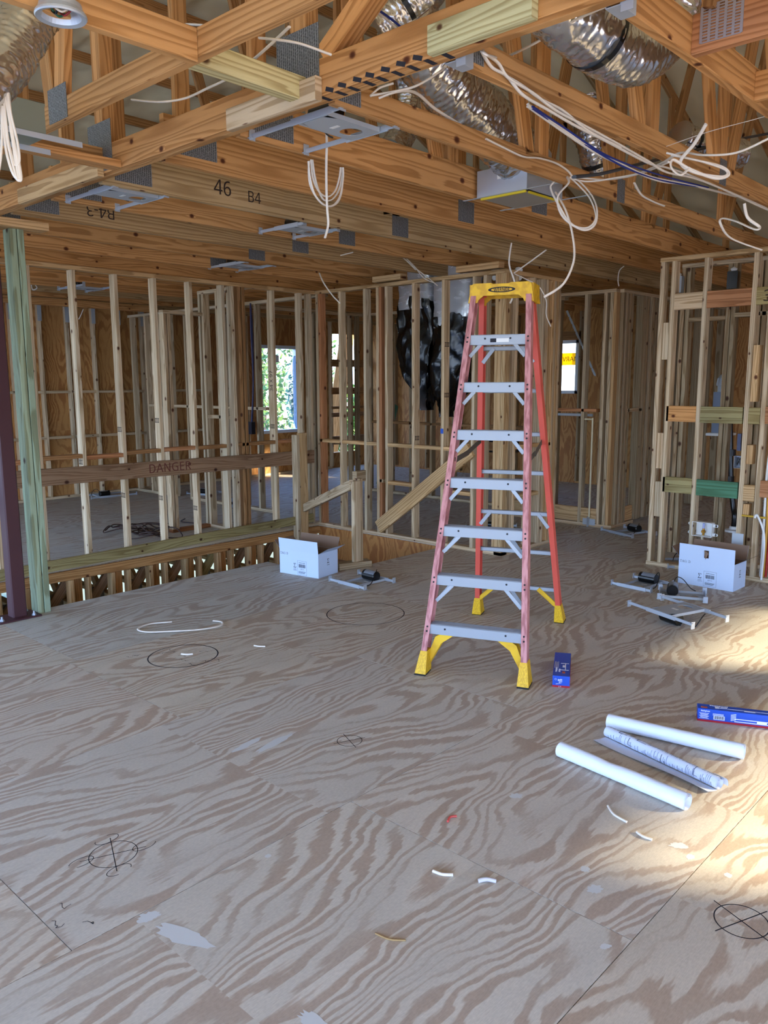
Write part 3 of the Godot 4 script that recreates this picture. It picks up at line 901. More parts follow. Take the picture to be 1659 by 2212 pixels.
	"right_a": [Vector3(4.190, 2.532, -1.496), Vector3(4.193, 2.465, -1.477), Vector3(4.226, 2.420, -1.431), Vector3(4.209, 2.409, -1.447), Vector3(4.259, 2.467, -1.556), Vector3(4.319, 2.501, -1.648), Vector3(4.310, 2.471, -1.650), Vector3(4.445, 2.418, -1.642), Vector3(4.653, 2.374, -1.556)],
	"right_b": [Vector3(4.724, 2.853, -2.337), Vector3(4.843, 2.807, -2.347), Vector3(4.986, 2.787, -2.338), Vector3(5.132, 2.780, -2.328)],
	"right_thin": [Vector3(4.069, 2.837, -1.849), Vector3(4.007, 2.846, -1.619), Vector3(3.959, 2.845, -1.373), Vector3(3.965, 2.862, -1.222)],
	"mw_a": [Vector3(6.300, 2.942, -5.612), Vector3(6.300, 2.862, -5.488), Vector3(6.300, 2.774, -5.366), Vector3(6.300, 2.697, -5.246), Vector3(6.300, 2.612, -5.128)],
	"mw_b": [Vector3(6.310, 2.939, -5.577), Vector3(6.310, 2.826, -5.435), Vector3(6.310, 2.704, -5.314), Vector3(6.310, 2.638, -5.165)],
	"mw_c": [Vector3(6.290, 2.929, -5.584), Vector3(6.290, 2.876, -5.510), Vector3(6.290, 2.785, -5.399)],
	"mw_d": [Vector3(5.351, 2.704, -5.794), Vector3(5.299, 2.596, -5.676), Vector3(5.343, 2.476, -5.599), Vector3(5.380, 2.412, -5.545)],
	"mw_e": [Vector3(5.216, 2.805, -5.368), Vector3(5.298, 2.833, -5.286)],
	"cap_a": [Vector3(5.402, 2.739, -3.664), Vector3(5.375, 2.616, -3.664), Vector3(5.371, 2.545, -3.651), Vector3(5.382, 2.432, -3.613), Vector3(5.447, 2.344, -3.671), Vector3(5.425, 2.290, -3.681)],
	"cap_b": [Vector3(5.398, 2.653, -3.350), Vector3(5.407, 2.593, -3.475), Vector3(5.427, 2.545, -3.591), Vector3(5.387, 2.510, -3.626)],
	"cap_c": [Vector3(5.391, 2.503, -3.620), Vector3(5.541, 2.469, -3.599), Vector3(5.596, 2.415, -3.527), Vector3(5.620, 2.307, -3.475), Vector3(5.607, 2.199, -3.464), Vector3(5.621, 2.109, -3.428)],
	"hall_a": [Vector3(7.898, 2.841, -3.979), Vector3(7.860, 2.794, -4.009), Vector3(7.839, 2.701, -4.009), Vector3(7.838, 2.640, -3.996)],
	"backroom_a": [Vector3(4.358, 2.941, -9.747), Vector3(4.375, 2.865, -9.711), Vector3(4.396, 2.800, -9.672), Vector3(4.357, 2.784, -9.710), Vector3(4.363, 2.892, -9.730), Vector3(4.399, 2.940, -9.703)],
	"backroom_b": [Vector3(5.237, 2.640, -10.217), Vector3(5.208, 2.568, -10.231), Vector3(5.180, 2.509, -10.247)],
	"backroom_c": [Vector3(4.806, 2.869, -9.992), Vector3(4.819, 2.914, -9.988), Vector3(4.811, 2.889, -9.693)],
}

# ------------------------------------------------------------------ the step ladder
func build_ladder() -> void:
	var t := thing("step_ladder", "tall red fibreglass step ladder with yellow top cap standing open on the plywood floor", "ladder", Vector3(4.158, 0, -2.893), "", deg_to_rad(-68.0))
	var dusty := flat(Color(0.76, 0.53, 0.52), 0.75)
	dusty.albedo_texture = speckle(Color(1, 1, 1), Color(0.80, 0.72, 0.72), 0.05, 41)
	var red := flat(Color(0.80, 0.33, 0.27), 0.5)
	var yel := flat(Color(0.88, 0.70, 0.10), 0.55)
	yel.albedo_texture = speckle(Color(1, 1, 1), Color(0.90, 0.87, 0.80), 0.02, 42)
	var alu := flat(Color(0.60, 0.62, 0.64), 0.5, 0.3)
	var rubber := flat(Color(0.10, 0.10, 0.11), 0.9)
	var rivet := flat(Color(0.10, 0.10, 0.11), 0.5, 0.4)
	var H := 2.20
	# front rails lean in towards the cap, rear rails too; each is a channel
	var fx := func(y: float) -> float: return lerpf(0.300, 0.165, y / H)
	var fz := func(y: float) -> float: return lerpf(0.655, 0.070, y / H)
	var rx := func(y: float) -> float: return lerpf(0.298, 0.150, y / H)
	var rz := func(y: float) -> float: return lerpf(-0.650, -0.060, y / H)
	var cx := 0.027
	for front in [true, false]:
		var X: Callable = fx if front else rx
		var Z: Callable = fz if front else rz
		for sg in [-1.0, 1.0]:
			var a := Vector3(sg * X.call(0.02) + cx, 0.02, Z.call(0.02))
			var b := Vector3(sg * X.call(H) + cx, H, Z.call(H))
			var s := Shape.new()
			var ax := (b - a).normalized()
			var side := Vector3(sg, 0, 0)
			var dp := ax.cross(side).normalized()
			# web on the outside, flanges front and back
			bar(s, a + side * 0.014, b + side * 0.014, 0.005, 0.072, dp, 0.001)
			bar(s, a + dp * 0.034, b + dp * 0.034, 0.034, 0.005, dp, 0.001)
			bar(s, a - dp * 0.034, b - dp * 0.034, 0.034, 0.005, dp, 0.001)
			part(t, "front_rail" if front else "rear_rail", s.done(), dusty if front else red)
			# boot
			s = Shape.new()
			var base := Vector3(sg * X.call(0.0) + cx, 0, Z.call(0.0))
			var ring := [[0.030, 0.052, 0.0], [0.033, 0.056, 0.012], [0.022, 0.042, 0.12], [0.020, 0.040, 0.135]]
			var rows := []
			for r in ring:
				var c: Vector3 = base + Vector3((X.call(r[2]) - X.call(0.0)) * sg, r[2], Z.call(r[2]) - Z.call(0.0))
				rows.append([c + Vector3(-r[0], 0, r[1]), c + Vector3(r[0], 0, r[1]), c + Vector3(r[0], 0, -r[1]), c + Vector3(-r[0], 0, -r[1])])
			for k in rows.size() - 1:
				for j in 4:
					var p: Array = rows[k]
					var q: Array = rows[k + 1]
					s.quad(p[j], p[(j + 1) % 4], q[(j + 1) % 4], q[j])
			s.quad(rows[3][0], rows[3][1], rows[3][2], rows[3][3])
			var boot := part(t, "foot", s.done(), yel)
			s = Shape.new()
			box(s, base + Vector3(0, 0.006, 0), Vector3(0.066, 0.010, 0.112))
			part(boot, "rubber_pad", s.done(), rubber)
	# seven steps
	for k in 7:
		var y := 0.285 + 0.2785 * k
		var hx: float = fx.call(y) + 0.006
		var z: float = fz.call(y)
		var s := Shape.new()
		box(s, Vector3(cx, y - 0.028, z + 0.034), Vector3(2 * hx - 0.03, 0.056, 0.004), 0.001)
		box(s, Vector3(cx, y - 0.028, z - 0.044), Vector3(2 * hx - 0.03, 0.056, 0.004), 0.001)
		box(s, Vector3(cx, y - 0.002, z - 0.005), Vector3(2 * hx - 0.03, 0.004, 0.080), 0.001)
		for r in 7:
			box(s, Vector3(cx, y + 0.0015, z - 0.040 + 0.0115 * r), Vector3(2 * hx - 0.035, 0.003, 0.005), 0.0008)
		var st := part(t, "step", s.done(), alu)
		for sg in [-1.0, 1.0]:
			s = Shape.new()
			for yy in [y - 0.012, y - 0.038]:
				lathe(s, Vector3(cx + sg * fx.call(yy), yy, fz.call(yy) + 0.037), Vector3(0, 0, 1), [[0, 0.0], [0, 0.006], [0.003, 0.005], [0.004, 0.0]], 10)
			lathe(s, Vector3(cx + sg * (hx - 0.11), y - 0.02, z + 0.036), Vector3(0, 0, 1), [[0, 0.0], [0, 0.006], [0.003, 0.005], [0.004, 0.0]], 10)
			part(st, "rivet", s.done(), rivet)
			# diagonal brace under the step
			s = Shape.new()
			if k == 0:
				var A := Vector3(cx + sg * (hx - 0.15), y - 0.05, z + 0.03)
				var B := Vector3(cx + sg * (fx.call(0.10) - 0.012), 0.10, fz.call(0.10) + 0.03)
				var mid := (A + B) / 2 + Vector3(sg * 0.015, 0.03, 0)
				var w := 0.028
				var path := [A + Vector3(-sg * 0.02, 0.0, 0), mid + Vector3(-sg * w * 0.8, -w * 0.8, 0), B + Vector3(0, -0.07, 0), B, mid + Vector3(sg * w * 0.5, w * 0.5, 0), A + Vector3(sg * 0.06, 0.0, 0)]
				var ol := PackedVector2Array()
				for p in path:
					ol.append(Vector2(p.x, p.y))
				if sg < 0:
					ol.reverse()
				if Geometry2D.is_polygon_clockwise(ol):
					ol.reverse()
				plate(s, Vector3(0, 0, z + 0.012), Vector3(1, 0, 0), Vector3(0, 1, 0), ol, 0.014)
				plate(s, Vector3(0, 0, z - 0.040), Vector3(1, 0, 0), Vector3(0, 1, 0), ol, 0.010)
				part(t, "knee_brace", s.done(), yel)
			else:
				var dy := 0.10 if k < 3 else 0.075
				bar(s, Vector3(cx + sg * (hx - 0.115 if k < 3 else hx - 0.085), y - 0.052, z + 0.03), Vector3(cx + sg * (hx - 0.02), y - 0.05 - dy, z + 0.045), 0.022, 0.004, Vector3(0, 0, 1), 0.001)
				if k < 3:
					bar(s, Vector3(cx + sg * (hx - 0.10), y - 0.052, z - 0.02), Vector3(cx + sg * (hx - 0.02), y - 0.05 - dy, z - 0.0), 0.022, 0.004, Vector3(0, 0, 1), 0.001)
				part(t, "brace", s.done(), alu)
	# rear rungs
	var ys := [0.245, 0.52, 0.80, 1.085, 1.345, 1.625, 1.89]
	for k in 7:
		var y: float = ys[k]
		var hx: float = rx.call(y)
		var z: float = rz.call(y)
		var s := Shape.new()
		bar(s, Vector3(cx - hx, y, z), Vector3(cx + hx, y, z), 0.034, 0.028, Vector3.UP, 0.004)
		part(t, "rear_rung", s.done(), alu)
		for sg in [-1.0, 1.0]:
			s = Shape.new()
			if k == 0:
				bar(s, Vector3(cx + sg * (hx - 0.13), y, z + 0.02), Vector3(cx + sg * (hx - 0.01), y - 0.11, z + 0.0), 0.030, 0.012, Vector3(0, 0, 1), 0.003)
				part(t, "knee_brace", s.done(), yel)
			elif k == 2 or k == 6:
				bar(s, Vector3(cx + sg * (hx - 0.08), y, z + 0.02), Vector3(cx + sg * (hx - 0.01), y - 0.09, z + 0.02), 0.024, 0.004, Vector3(0, 0, 1), 0.001)
				part(t, "brace", s.done(), alu)
	# spreaders
	for sg in [-1.0, 1.0]:
		var s := Shape.new()
		var pf := Vector3(cx + sg * (fx.call(1.22) - 0.01), 1.22, fz.call(1.22) - 0.03)
		var pr := Vector3(cx + sg * (rx.call(1.30) - 0.01), 1.30, rz.call(1.30) + 0.03)
		var md := (pf + pr) / 2 + Vector3(0, -0.015, 0)
		bar(s, pf, md, 0.004, 0.034, Vector3.UP, 0.001)
		bar(s, md + Vector3(sg * 0.004, 0, 0), pr, 0.004, 0.034, Vector3.UP, 0.001)
		part(t, "spreader", s.done(), flat(Color(0.36, 0.35, 0.32), 0.55, 0.5))
	# the cap
	var s := Shape.new()
	var ol := PackedVector2Array([Vector2(-0.198, 2.150), Vector2(-0.142, 2.150), Vector2(-0.135, 2.166), Vector2(-0.105, 2.190), Vector2(0.105, 2.190), Vector2(0.135, 2.166), Vector2(0.142, 2.150), Vector2(0.198, 2.150),
		Vector2(0.180, 2.253), Vector2(0.165, 2.262), Vector2(0.06, 2.262), Vector2(0.045, 2.256), Vector2(-0.045, 2.256), Vector2(-0.06, 2.262), Vector2(-0.165, 2.262), Vector2(-0.180, 2.253)])
	plate(s, Vector3(cx, 0, 0.098), Vector3(1, 0, 0), Vector3(0, 1, 0), ol, 0.012, 3.0)
	plate(s, Vector3(cx, 0, -0.105), Vector3(1, 0, 0), Vector3(0, 1, 0), ol, 0.012, 3.0)
	box(s, Vector3(cx, 2.252, 0), Vector3(0.350, 0.012, 0.20), 0.004)
	for sg in [-1.0, 1.0]:
		var e := PackedVector2Array([Vector2(-0.10, 2.150), Vector2(0.10, 2.150), Vector2(0.10, 2.256), Vector2(-0.10, 2.256)])
		plate(s, Vector3(cx + sg * 0.186 - 0.006, 0, 0), Vector3(0, 0, -1), Vector3(0, 1, 0), e, 0.012, 3.0)
	var cap := part(t, "top_cap", s.done(), yel)
	# the oval badge with its lettering
	var zb := 0.1105
	var ring := Shape.new()
	for k in 36:
		var a0 := TAU * k / 36
		var a1 := TAU * (k + 1) / 36
		var o := Vector3(cx + 0.005, 2.222, zb)
		var e0 := Vector3(cos(a0), sin(a0), 0)
		var e1 := Vector3(cos(a1), sin(a1), 0)
		var big := Vector3(0.082, 0.0165, 0)
		var sml := Vector3(0.064, 0.0105, 0)
		ring.quad(o + e0 * sml, o + e0 * big, o + e1 * big, o + e1 * sml)
	part(cap, "badge", ring.done(), M.ink)
	text_part(cap, "lettering", "WERNER", 0.019, Vector3(cx + 0.005, 2.222, zb), Basis.IDENTITY, M.ink, true, 0.096)
	# maker's sticker on the top step
	s = Shape.new()
	box(s, Vector3(cx + 0.03, 1.925, fz.call(1.956) + 0.0367), Vector3(0.075, 0.022, 0.0006), 0.0001)
	var sticker := part(t, "sticker", s.done(), M.white)
	s = Shape.new()
	box(s, Vector3(cx - 0.026, 1.925, fz.call(1.956) + 0.0370), Vector3(0.036, 0.022, 0.0008), 0.0001)
	part(sticker, "black_panel", s.done(), M.ink)

func speckle(a: Color, b: Color, freq: float, sd: int) -> NoiseTexture2D:
	var t := NoiseTexture2D.new()
	t.width = 256
	t.height = 256
	t.seamless = true
	t.noise = noise(freq, sd, 4)
	var g := Gradient.new()
	g.set_color(0, a)
	g.set_color(1, b)
	g.set_offset(0, 0.35)
	g.set_offset(1, 0.72)
	t.color_ramp = g
	return t

# ------------------------------------------------------------------ cardboard cartons
# origin at the near right bottom corner; x runs along the long side to the left, z away from us
func carton(label: String, at: Vector3, long_to: Vector3, L: float, W: float, Hh: float, flap: float, lean: float, torn := false) -> void:
	var dirx := (long_to - at).normalized()
	var t := thing("carton", label, "box", at)
	var X := dirx
	var Zd := X.cross(Vector3.UP)
	if Zd.dot(Vector3(0.7, 0, -0.7)) < 0:
		Zd = -Zd
	var th := 0.004
	var wall := func(a: Vector3, b: Vector3, h: Vector3, mat_in: Vector3) -> Shape:
		var s := Shape.new()
		s.quad(a, b, b + h, a + h)
		s.quad(b + mat_in, a + mat_in, a + mat_in + h, b + mat_in + h)
		s.quad(a + h, b + h, b + h + mat_in, a + h + mat_in)
		s.quad(a + mat_in, a, a + h, a + h + mat_in)
		s.quad(b, b + mat_in, b + mat_in + h, b + h)
		s.quad(b, a, a + mat_in, b + mat_in)
		return s
	var up := Vector3(0, Hh, 0)
	var P := [Vector3.ZERO, X * L, X * L + Zd * W, Zd * W]
	var outs := [-Zd, X, Zd, -X]
	var body := Shape.new()
	for k in 4:
		var a: Vector3 = P[k]
		var b: Vector3 = P[(k + 1) % 4]
		var n: Vector3 = outs[k]
		# outside face
		if (b - a).cross(up).dot(n) < 0:
			var sw := a
			a = b
			b = sw
		body.quad(a, b, b + up, a + up)
	var bd := part(t, "body", body.done(), M.carton)
	var ins := Shape.new()
	for k in 4:
		var n: Vector3 = outs[k]
		var a: Vector3 = P[k] - n * th
		var b: Vector3 = P[(k + 1) % 4] - n * th
		if (b - a).cross(up).dot(n) > 0:
			var sw := a
			a = b
			b = sw
		ins.quad(a, b, b + up, a + up)
		# raw edge
	ins.quad(P[0] + Vector3(0, th, 0), P[3] + Vector3(0, th, 0), P[2] + Vector3(0, th, 0), P[1] + Vector3(0, th, 0))
	ins.quad(P[0] + Vector3(0, th, 0), P[1] + Vector3(0, th, 0), P[2] + Vector3(0, th, 0), P[3] + Vector3(0, th, 0))
	part(bd, "lining", ins.done(), M.kraft)
	# flaps: near one upright, far one leaning back, right one hanging out, left one out
	var fl := [[P[0], P[1], -Zd, lean, flap], [P[3], P[2], Zd, 0.28, flap], [P[0], P[3], -X, 1.05, flap * 1.0], [P[1], P[2], X, 0.75, flap * 0.9]]
	for k in 4:
		var q: Array = fl[k]
		var a: Vector3 = q[0] + up
		var b: Vector3 = q[1] + up
		var o: Vector3 = q[2]
		var h: Vector3 = (Vector3.UP * cos(q[3]) + o * sin(q[3])) * q[4]
		if k >= 2:
			var m: Vector3 = (b - a) * 0.04
			a += m
			b -= m
		var outn := o * cos(q[3]) - Vector3.UP * sin(q[3])
		if (b - a).cross(h).dot(outn) < 0:
			var sw := a
			a = b
			b = sw
		var f := Shape.new()
		if torn and k == 0:
			# a hand hole torn through the upright flap
			var hw := (b - a)
			for seg in [[0.0, 0.46, 0.0, 1.0], [0.54, 1.0, 0.0, 1.0], [0.46, 0.54, 0.0, 0.18], [0.46, 0.54, 0.72, 1.0]]:
				f.quad(a + hw * seg[0] + h * seg[2], a + hw * seg[1] + h * seg[2], a + hw * seg[1] + h * seg[3], a + hw * seg[0] + h * seg[3])
		else:
			f.quad(a, b, b + h, a + h)
		var fp := part(t, "flap", f.done(), M.carton)
		f = Shape.new()
		var d := -outn * 0.003
		if torn and k == 0:
			var hw := (b - a)
			for seg in [[0.0, 0.46, 0.0, 1.0], [0.54, 1.0, 0.0, 1.0], [0.46, 0.54, 0.0, 0.18], [0.46, 0.54, 0.72, 1.0]]:
				f.quad(b + d - hw * (1.0 - seg[1]) + h * seg[2], a + d + hw * seg[0] + h * seg[2], a + d + hw * seg[0] + h * seg[3], b + d - hw * (1.0 - seg[1]) + h * seg[3])
			# the torn piece folded down
			f.tri(a + hw * 0.46 + h * 0.72 - d * 2, a + hw * 0.50 + h * 0.1 - d * 6, a + hw * 0.54 + h * 0.55 - d * 2)
		else:
			f.quad(b + d, a + d, a + d + h, b + d + h)
		f.quad(a + h, b + h, b + h + d, a + h + d)
		part(fp, "flap_lining", f.done(), M.kraft)
	# printing on the near long side: text reads left to right, that is towards -X
	var bs := Basis(-X, Vector3.UP, -Zd)
	var grey := flat(Color(0.22, 0.23, 0.27), 0.8)
	var face := func(u: float, y: float) -> Vector3: return X * (L - u) + Vector3.UP * y - Zd * 0.0006
	text_part(bd, "lettering", "TAG: D", 0.020, face.call(0.055, Hh - 0.03), bs, grey, false, 0.0, 0.0004, true)
	text_part(bd, "lettering", "\u03a3", 0.040, face.call(L * 0.40, Hh * 0.40), bs, grey, false, 0.0, 0.0004, true)
	text_part(bd, "lettering", "SIGMA", 0.007, face.call(L * 0.40, Hh * 0.25), bs, grey, false, 0.0, 0.0004, true)
	text_part(bd, "lettering", "LUMINAIRE", 0.005, face.call(L * 0.40, Hh * 0.20), bs, grey, false, 0.0, 0.0004, true)
	# shipping label with its bar code
	var lab := Shape.new()
	var c: Vector3 = face.call(L * 0.585, Hh * 0.33)
	var lw := 0.052
	var lh := 0.062
	for e in [[-lw, -lh, lw, -lh], [lw, -lh, lw, lh], [lw, lh, -lw, lh], [-lw, lh, -lw, -lh]]:
		bar(lab, c - X * e[0] + Vector3.UP * e[1], c - X * e[2] + Vector3.UP * e[3], 0.0012, 0.0006, -Zd, 0.0001)
	var r := RandomNumberGenerator.new()
	r.seed = 3
	var u := -0.036
	while u < 0.036:
		var bw := r.randf_range(0.0012, 0.0040)
		bar(lab, c - X * u + Vector3.UP * 0.002, c - X * u + Vector3.UP * 0.032, bw, 0.0006, -Zd, 0.0001)
		u += bw + r.randf_range(0.0012, 0.003)
	for k in 4:
		bar(lab, c + X * 0.04 + Vector3.UP * (-0.034 - 0.005 * k), c - X * (0.04 - 0.004 * k) + Vector3.UP * (-0.034 - 0.005 * k), 0.0006, 0.0022, Vector3.UP, 0.0001)
	part(bd, "shipping_label", lab.done(), grey)
	text_part(bd, "lettering", "QTY: 6", 0.009, c - Vector3.UP * 0.012, bs, grey, false, 0.0, 0.0004, true)
	text_part(bd, "lettering", "RECESSED HOUSING", 0.006, c + Vector3.UP * 0.044, bs, grey, true, 0.07, 0.0004, false)
	# end panel mark
	var be := Basis(Zd, Vector3.UP, -X)
	text_part(bd, "lettering", "\u03a3", 0.040, Zd * W * 0.5 + Vector3.UP * Hh * 0.62 - X * 0.0006, be, grey, false, 0.0, 0.0004, true)
	text_part(bd, "lettering", "SIGMA", 0.008, Zd * W * 0.5 + Vector3.UP * Hh * 0.46 - X * 0.0006, be, grey, false, 0.0, 0.0004, true)

# ------------------------------------------------------------------ recessed-light mounting pans
# lies in its own x (along the bars) and z; y up; the can stands on top
func pan(label: String, at: Vector3, basis: Basis, group: String, bar_len: float, out_a: float, out_b: float, can := true, whip := true, dim := false) -> Node3D:
	var t := thing("light_pan", label, "light fitting", at, group)
	t.basis = basis
	var s := Shape.new()
	# plate 0.18 along x, 0.32 across z, a round hole near one end
	var hx := 0.092
	var hz := 0.160
	var hole := Vector2(0.0, -0.07)
	var hr := 0.052
	var n := 24
	for k in n:
		var a0 := TAU * k / n
		var a1 := TAU * (k + 1) / n
		var o0 := rim(hole, a0, hx, hz)
		var o1 := rim(hole, a1, hx, hz)
		var i0 := hole + Vector2(cos(a0), sin(a0)) * hr
		var i1 := hole + Vector2(cos(a1), sin(a1)) * hr
		for y in [0.0, 0.0016]:
			var A := Vector3(i0.x, y, i0.y)
			var B := Vector3(i1.x, y, i1.y)
			var Cc := Vector3(o1.x, y, o1.y)
			var Dd := Vector3(o0.x, y, o0.y)
			if y > 0:
				s.quad(A, B, Cc, Dd)
			else:
				s.quad(A, Dd, Cc, B)
		s.quad(Vector3(i0.x, 0.0016, i0.y), Vector3(i0.x, 0, i0.y), Vector3(i1.x, 0, i1.y), Vector3(i1.x, 0.0016, i1.y))
	for sg in [-1.0, 1.0]:
		box(s, Vector3(sg * hx, 0.010, 0), Vector3(0.0016, 0.020, 2 * hz), 0.0003)
		box(s, Vector3(0, 0.014, sg * hz), Vector3(2 * hx, 0.028, 0.0016), 0.0003)
	part(t, "plate", s.done(), M.grey)
	for sg in [-1.0, 1.0]:
		s = Shape.new()
		var z: float = sg * (hz + 0.007)
		bar(s, Vector3(-bar_len / 2 + out_a, 0.014, z), Vector3(bar_len / 2 + out_b, 0.014, z), 0.008, 0.022, Vector3.UP, 0.002)
		bar(s, Vector3(-hx - 0.04, 0.014, z + sg * 0.004), Vector3(hx + 0.04, 0.014, z + sg * 0.004), 0.007, 0.030, Vector3.UP, 0.002)
		for e in [-bar_len / 2 + out_a, bar_len / 2 + out_b]:
			box(s, Vector3(e, 0.020, z), Vector3(0.003, 0.050, 0.034), 0.0005)
			box(s, Vector3(e, 0.004, z + 0.012), Vector3(0.018, 0.003, 0.018), 0.0005)
		part(t, "hanger_bar", s.done(), M.steel)
	if can:
		s = Shape.new()
		lathe(s, Vector3(-0.085, 0.050, 0.075), Vector3(1, 0, 0), [[0, 0.0], [0, 0.040], [0.006, 0.044], [0.145, 0.044], [0.150, 0.040], [0.150, 0.0]], 22)
		var cn := part(t, "driver_can", s.done(), M.black)
		s = Shape.new()
		for k in 6:
			var a0 := PI * (0.30 + 0.09 * k)
			var a1 := PI * (0.30 + 0.09 * (k + 1))
			var o := Vector3(-0.083, 0.050, 0.075)
			var p0 := o + Vector3(0, sin(a0), cos(a0)) * 0.0452
			var p1 := o + Vector3(0, sin(a1), cos(a1)) * 0.0452
			s.quad(p1, p0, p0 + Vector3(0.12, 0, 0), p1 + Vector3(0.12, 0, 0))
			s.quad(p0, p1, p1 + Vector3(0.12, 0, 0), p0 + Vector3(0.12, 0, 0))
		part(cn, "foil_label", s.done(), M.steel)
	if whip:
		s = Shape.new()
		tube(s, spline([Vector3(-0.06, 0.05, 0.08), Vector3(-0.11, 0.12, 0.05), Vector3(-0.15, 0.10, 0.0), Vector3(-0.16, 0.03, -0.06), Vector3(-0.15, 0.012, -0.10)], 6), 0.004, 6)
		part(t, "flex_lead", s.done(), M.black)
	s = Shape.new()
	box(s, Vector3(0.0, 0.0022, 0.03), Vector3(0.05, 0.001, 0.02), 0.0002)
	box(s, Vector3(0.0, -0.0008, 0.03), Vector3(0.05, 0.001, 0.02), 0.0002)
	part(t, "data_label", s.done(), M.white)
	return t

func rim(c: Vector2, a: float, hx: float, hz: float) -> Vector2:
	var d := Vector2(cos(a), sin(a))
	var k := 1e9
	if absf(d.x) > 1e-6:
		k = minf(k, ((hx if d.x > 0 else -hx) - c.x) / d.x)
	if absf(d.y) > 1e-6:
		k = minf(k, ((hz if d.y > 0 else -hz) - c.y) / d.y)
	return c + d * k

func build_pans() -> void:
	var g := "light pans lying on the floor"
	var along := func(d: Vector3) -> Basis:
		var x := Vector3(d.x, 0, d.z).normalized()
		return Basis(x, Vector3.UP, x.cross(Vector3.UP))
	pan("light mounting pan with black can on the floor beside the left white carton", Vector3(4.755, 0.002, -4.66), along.call(Vector3(0.05, 0, -1.0)), g, 0.44, 0.02, 0.02)
	pan("light pan with silver-labelled black can, leftmost of three before the right white carton", Vector3(6.24, 0.002, -2.86), along.call(Vector3(0.1, 0, -1.0)), g, 0.36, 0.0, 0.0)
	var b: Basis = along.call(Vector3(0.85, 0, 0.5))
	pan("light mounting pan with its can upright, middle of the three before the right white carton", Vector3(6.12, 0.003, -2.47), along.call(Vector3(-0.92, 0, 0.38)), g, 0.30, 0.0, 0.0)
	# upside down, its plate on top and the can beneath
	var up := Basis(Vector3(0.25, 0, 0.97).normalized(), PI)
	var flipb := Basis(Vector3(0.33, 0.02, -0.94).normalized(), Vector3(0.0, -1, 0.0), Vector3(0.94, 0, 0.33).normalized() * -1.0).orthonormalized()
	pan("light mounting pan lying upside down, nearest of the three before the right white carton", Vector3(5.44, 0.095, -2.22), flipb, g, 0.36, -0.10, 0.12)
	pan("light mounting pan on the hall floor left of the right-hand stud wall", Vector3(8.35, 0.003, -4.02), along.call(Vector3(0.4, 0, -1)), g, 0.5, 0, 0)
	pan("light mounting pan on the floor behind the right-hand stud wall bottom plate", Vector3(7.25, 0.003, -2.85), along.call(Vector3(0.7, 0, 1)), g, 0.5, 0, 0)
	pan("light mounting pan on the floor of the far left back room", Vector3(5.9, 0.003, -11.25), along.call(Vector3(1, 0, 0.1)), g, 0.5, 0, 0.2)
	pan("light mounting pan on the floor behind the back room partition", Vector3(7.1, 0.003, -10.3), along.call(Vector3(0.3, 0, 1)), g, 0.5, 0, 0)
	pan("light mounting pan on the floor of the room behind the black wrapped ducts", Vector3(7.6, 0.003, -5.35), along.call(Vector3(0.3, 0, 1)), g, 0.5, 0, 0)
	# in the ceiling, bars across the bays
	g = "light pans hung between the roof trusses"
	var zx := Basis(Vector3(0, 0, 1), Vector3.UP, Vector3(-1, 0, 0))
	pan("grey light pan hung under the trusses with white cable loops hanging below", Vector3(2.65, BAY - 0.004, -2.72), zx, g, 0.60, -0.11, -0.11)
	pan("grey light mounting pan hung between trusses at the left, below the double girder", Vector3(2.68, BAY - 0.004, -4.60), zx, g, 0.58, -0.12, -0.12)
	pan("bright light mounting pan hung between trusses near the middle, above the stairwell edge", Vector3(4.18, BAY - 0.004, -4.69), zx, g, 0.50, -0.05, -0.05)
	pan("shiny light mounting pan hung above the stud wall at the left of the stairwell", Vector3(5.03, BAY - 0.004, -6.56), zx, g, 0.60, 0, 0)
	pan("light mounting pan with an open box hung over the far left back room", Vector3(4.6, BAY - 0.06, -8.9), zx, g, 0.60, 0, 0)

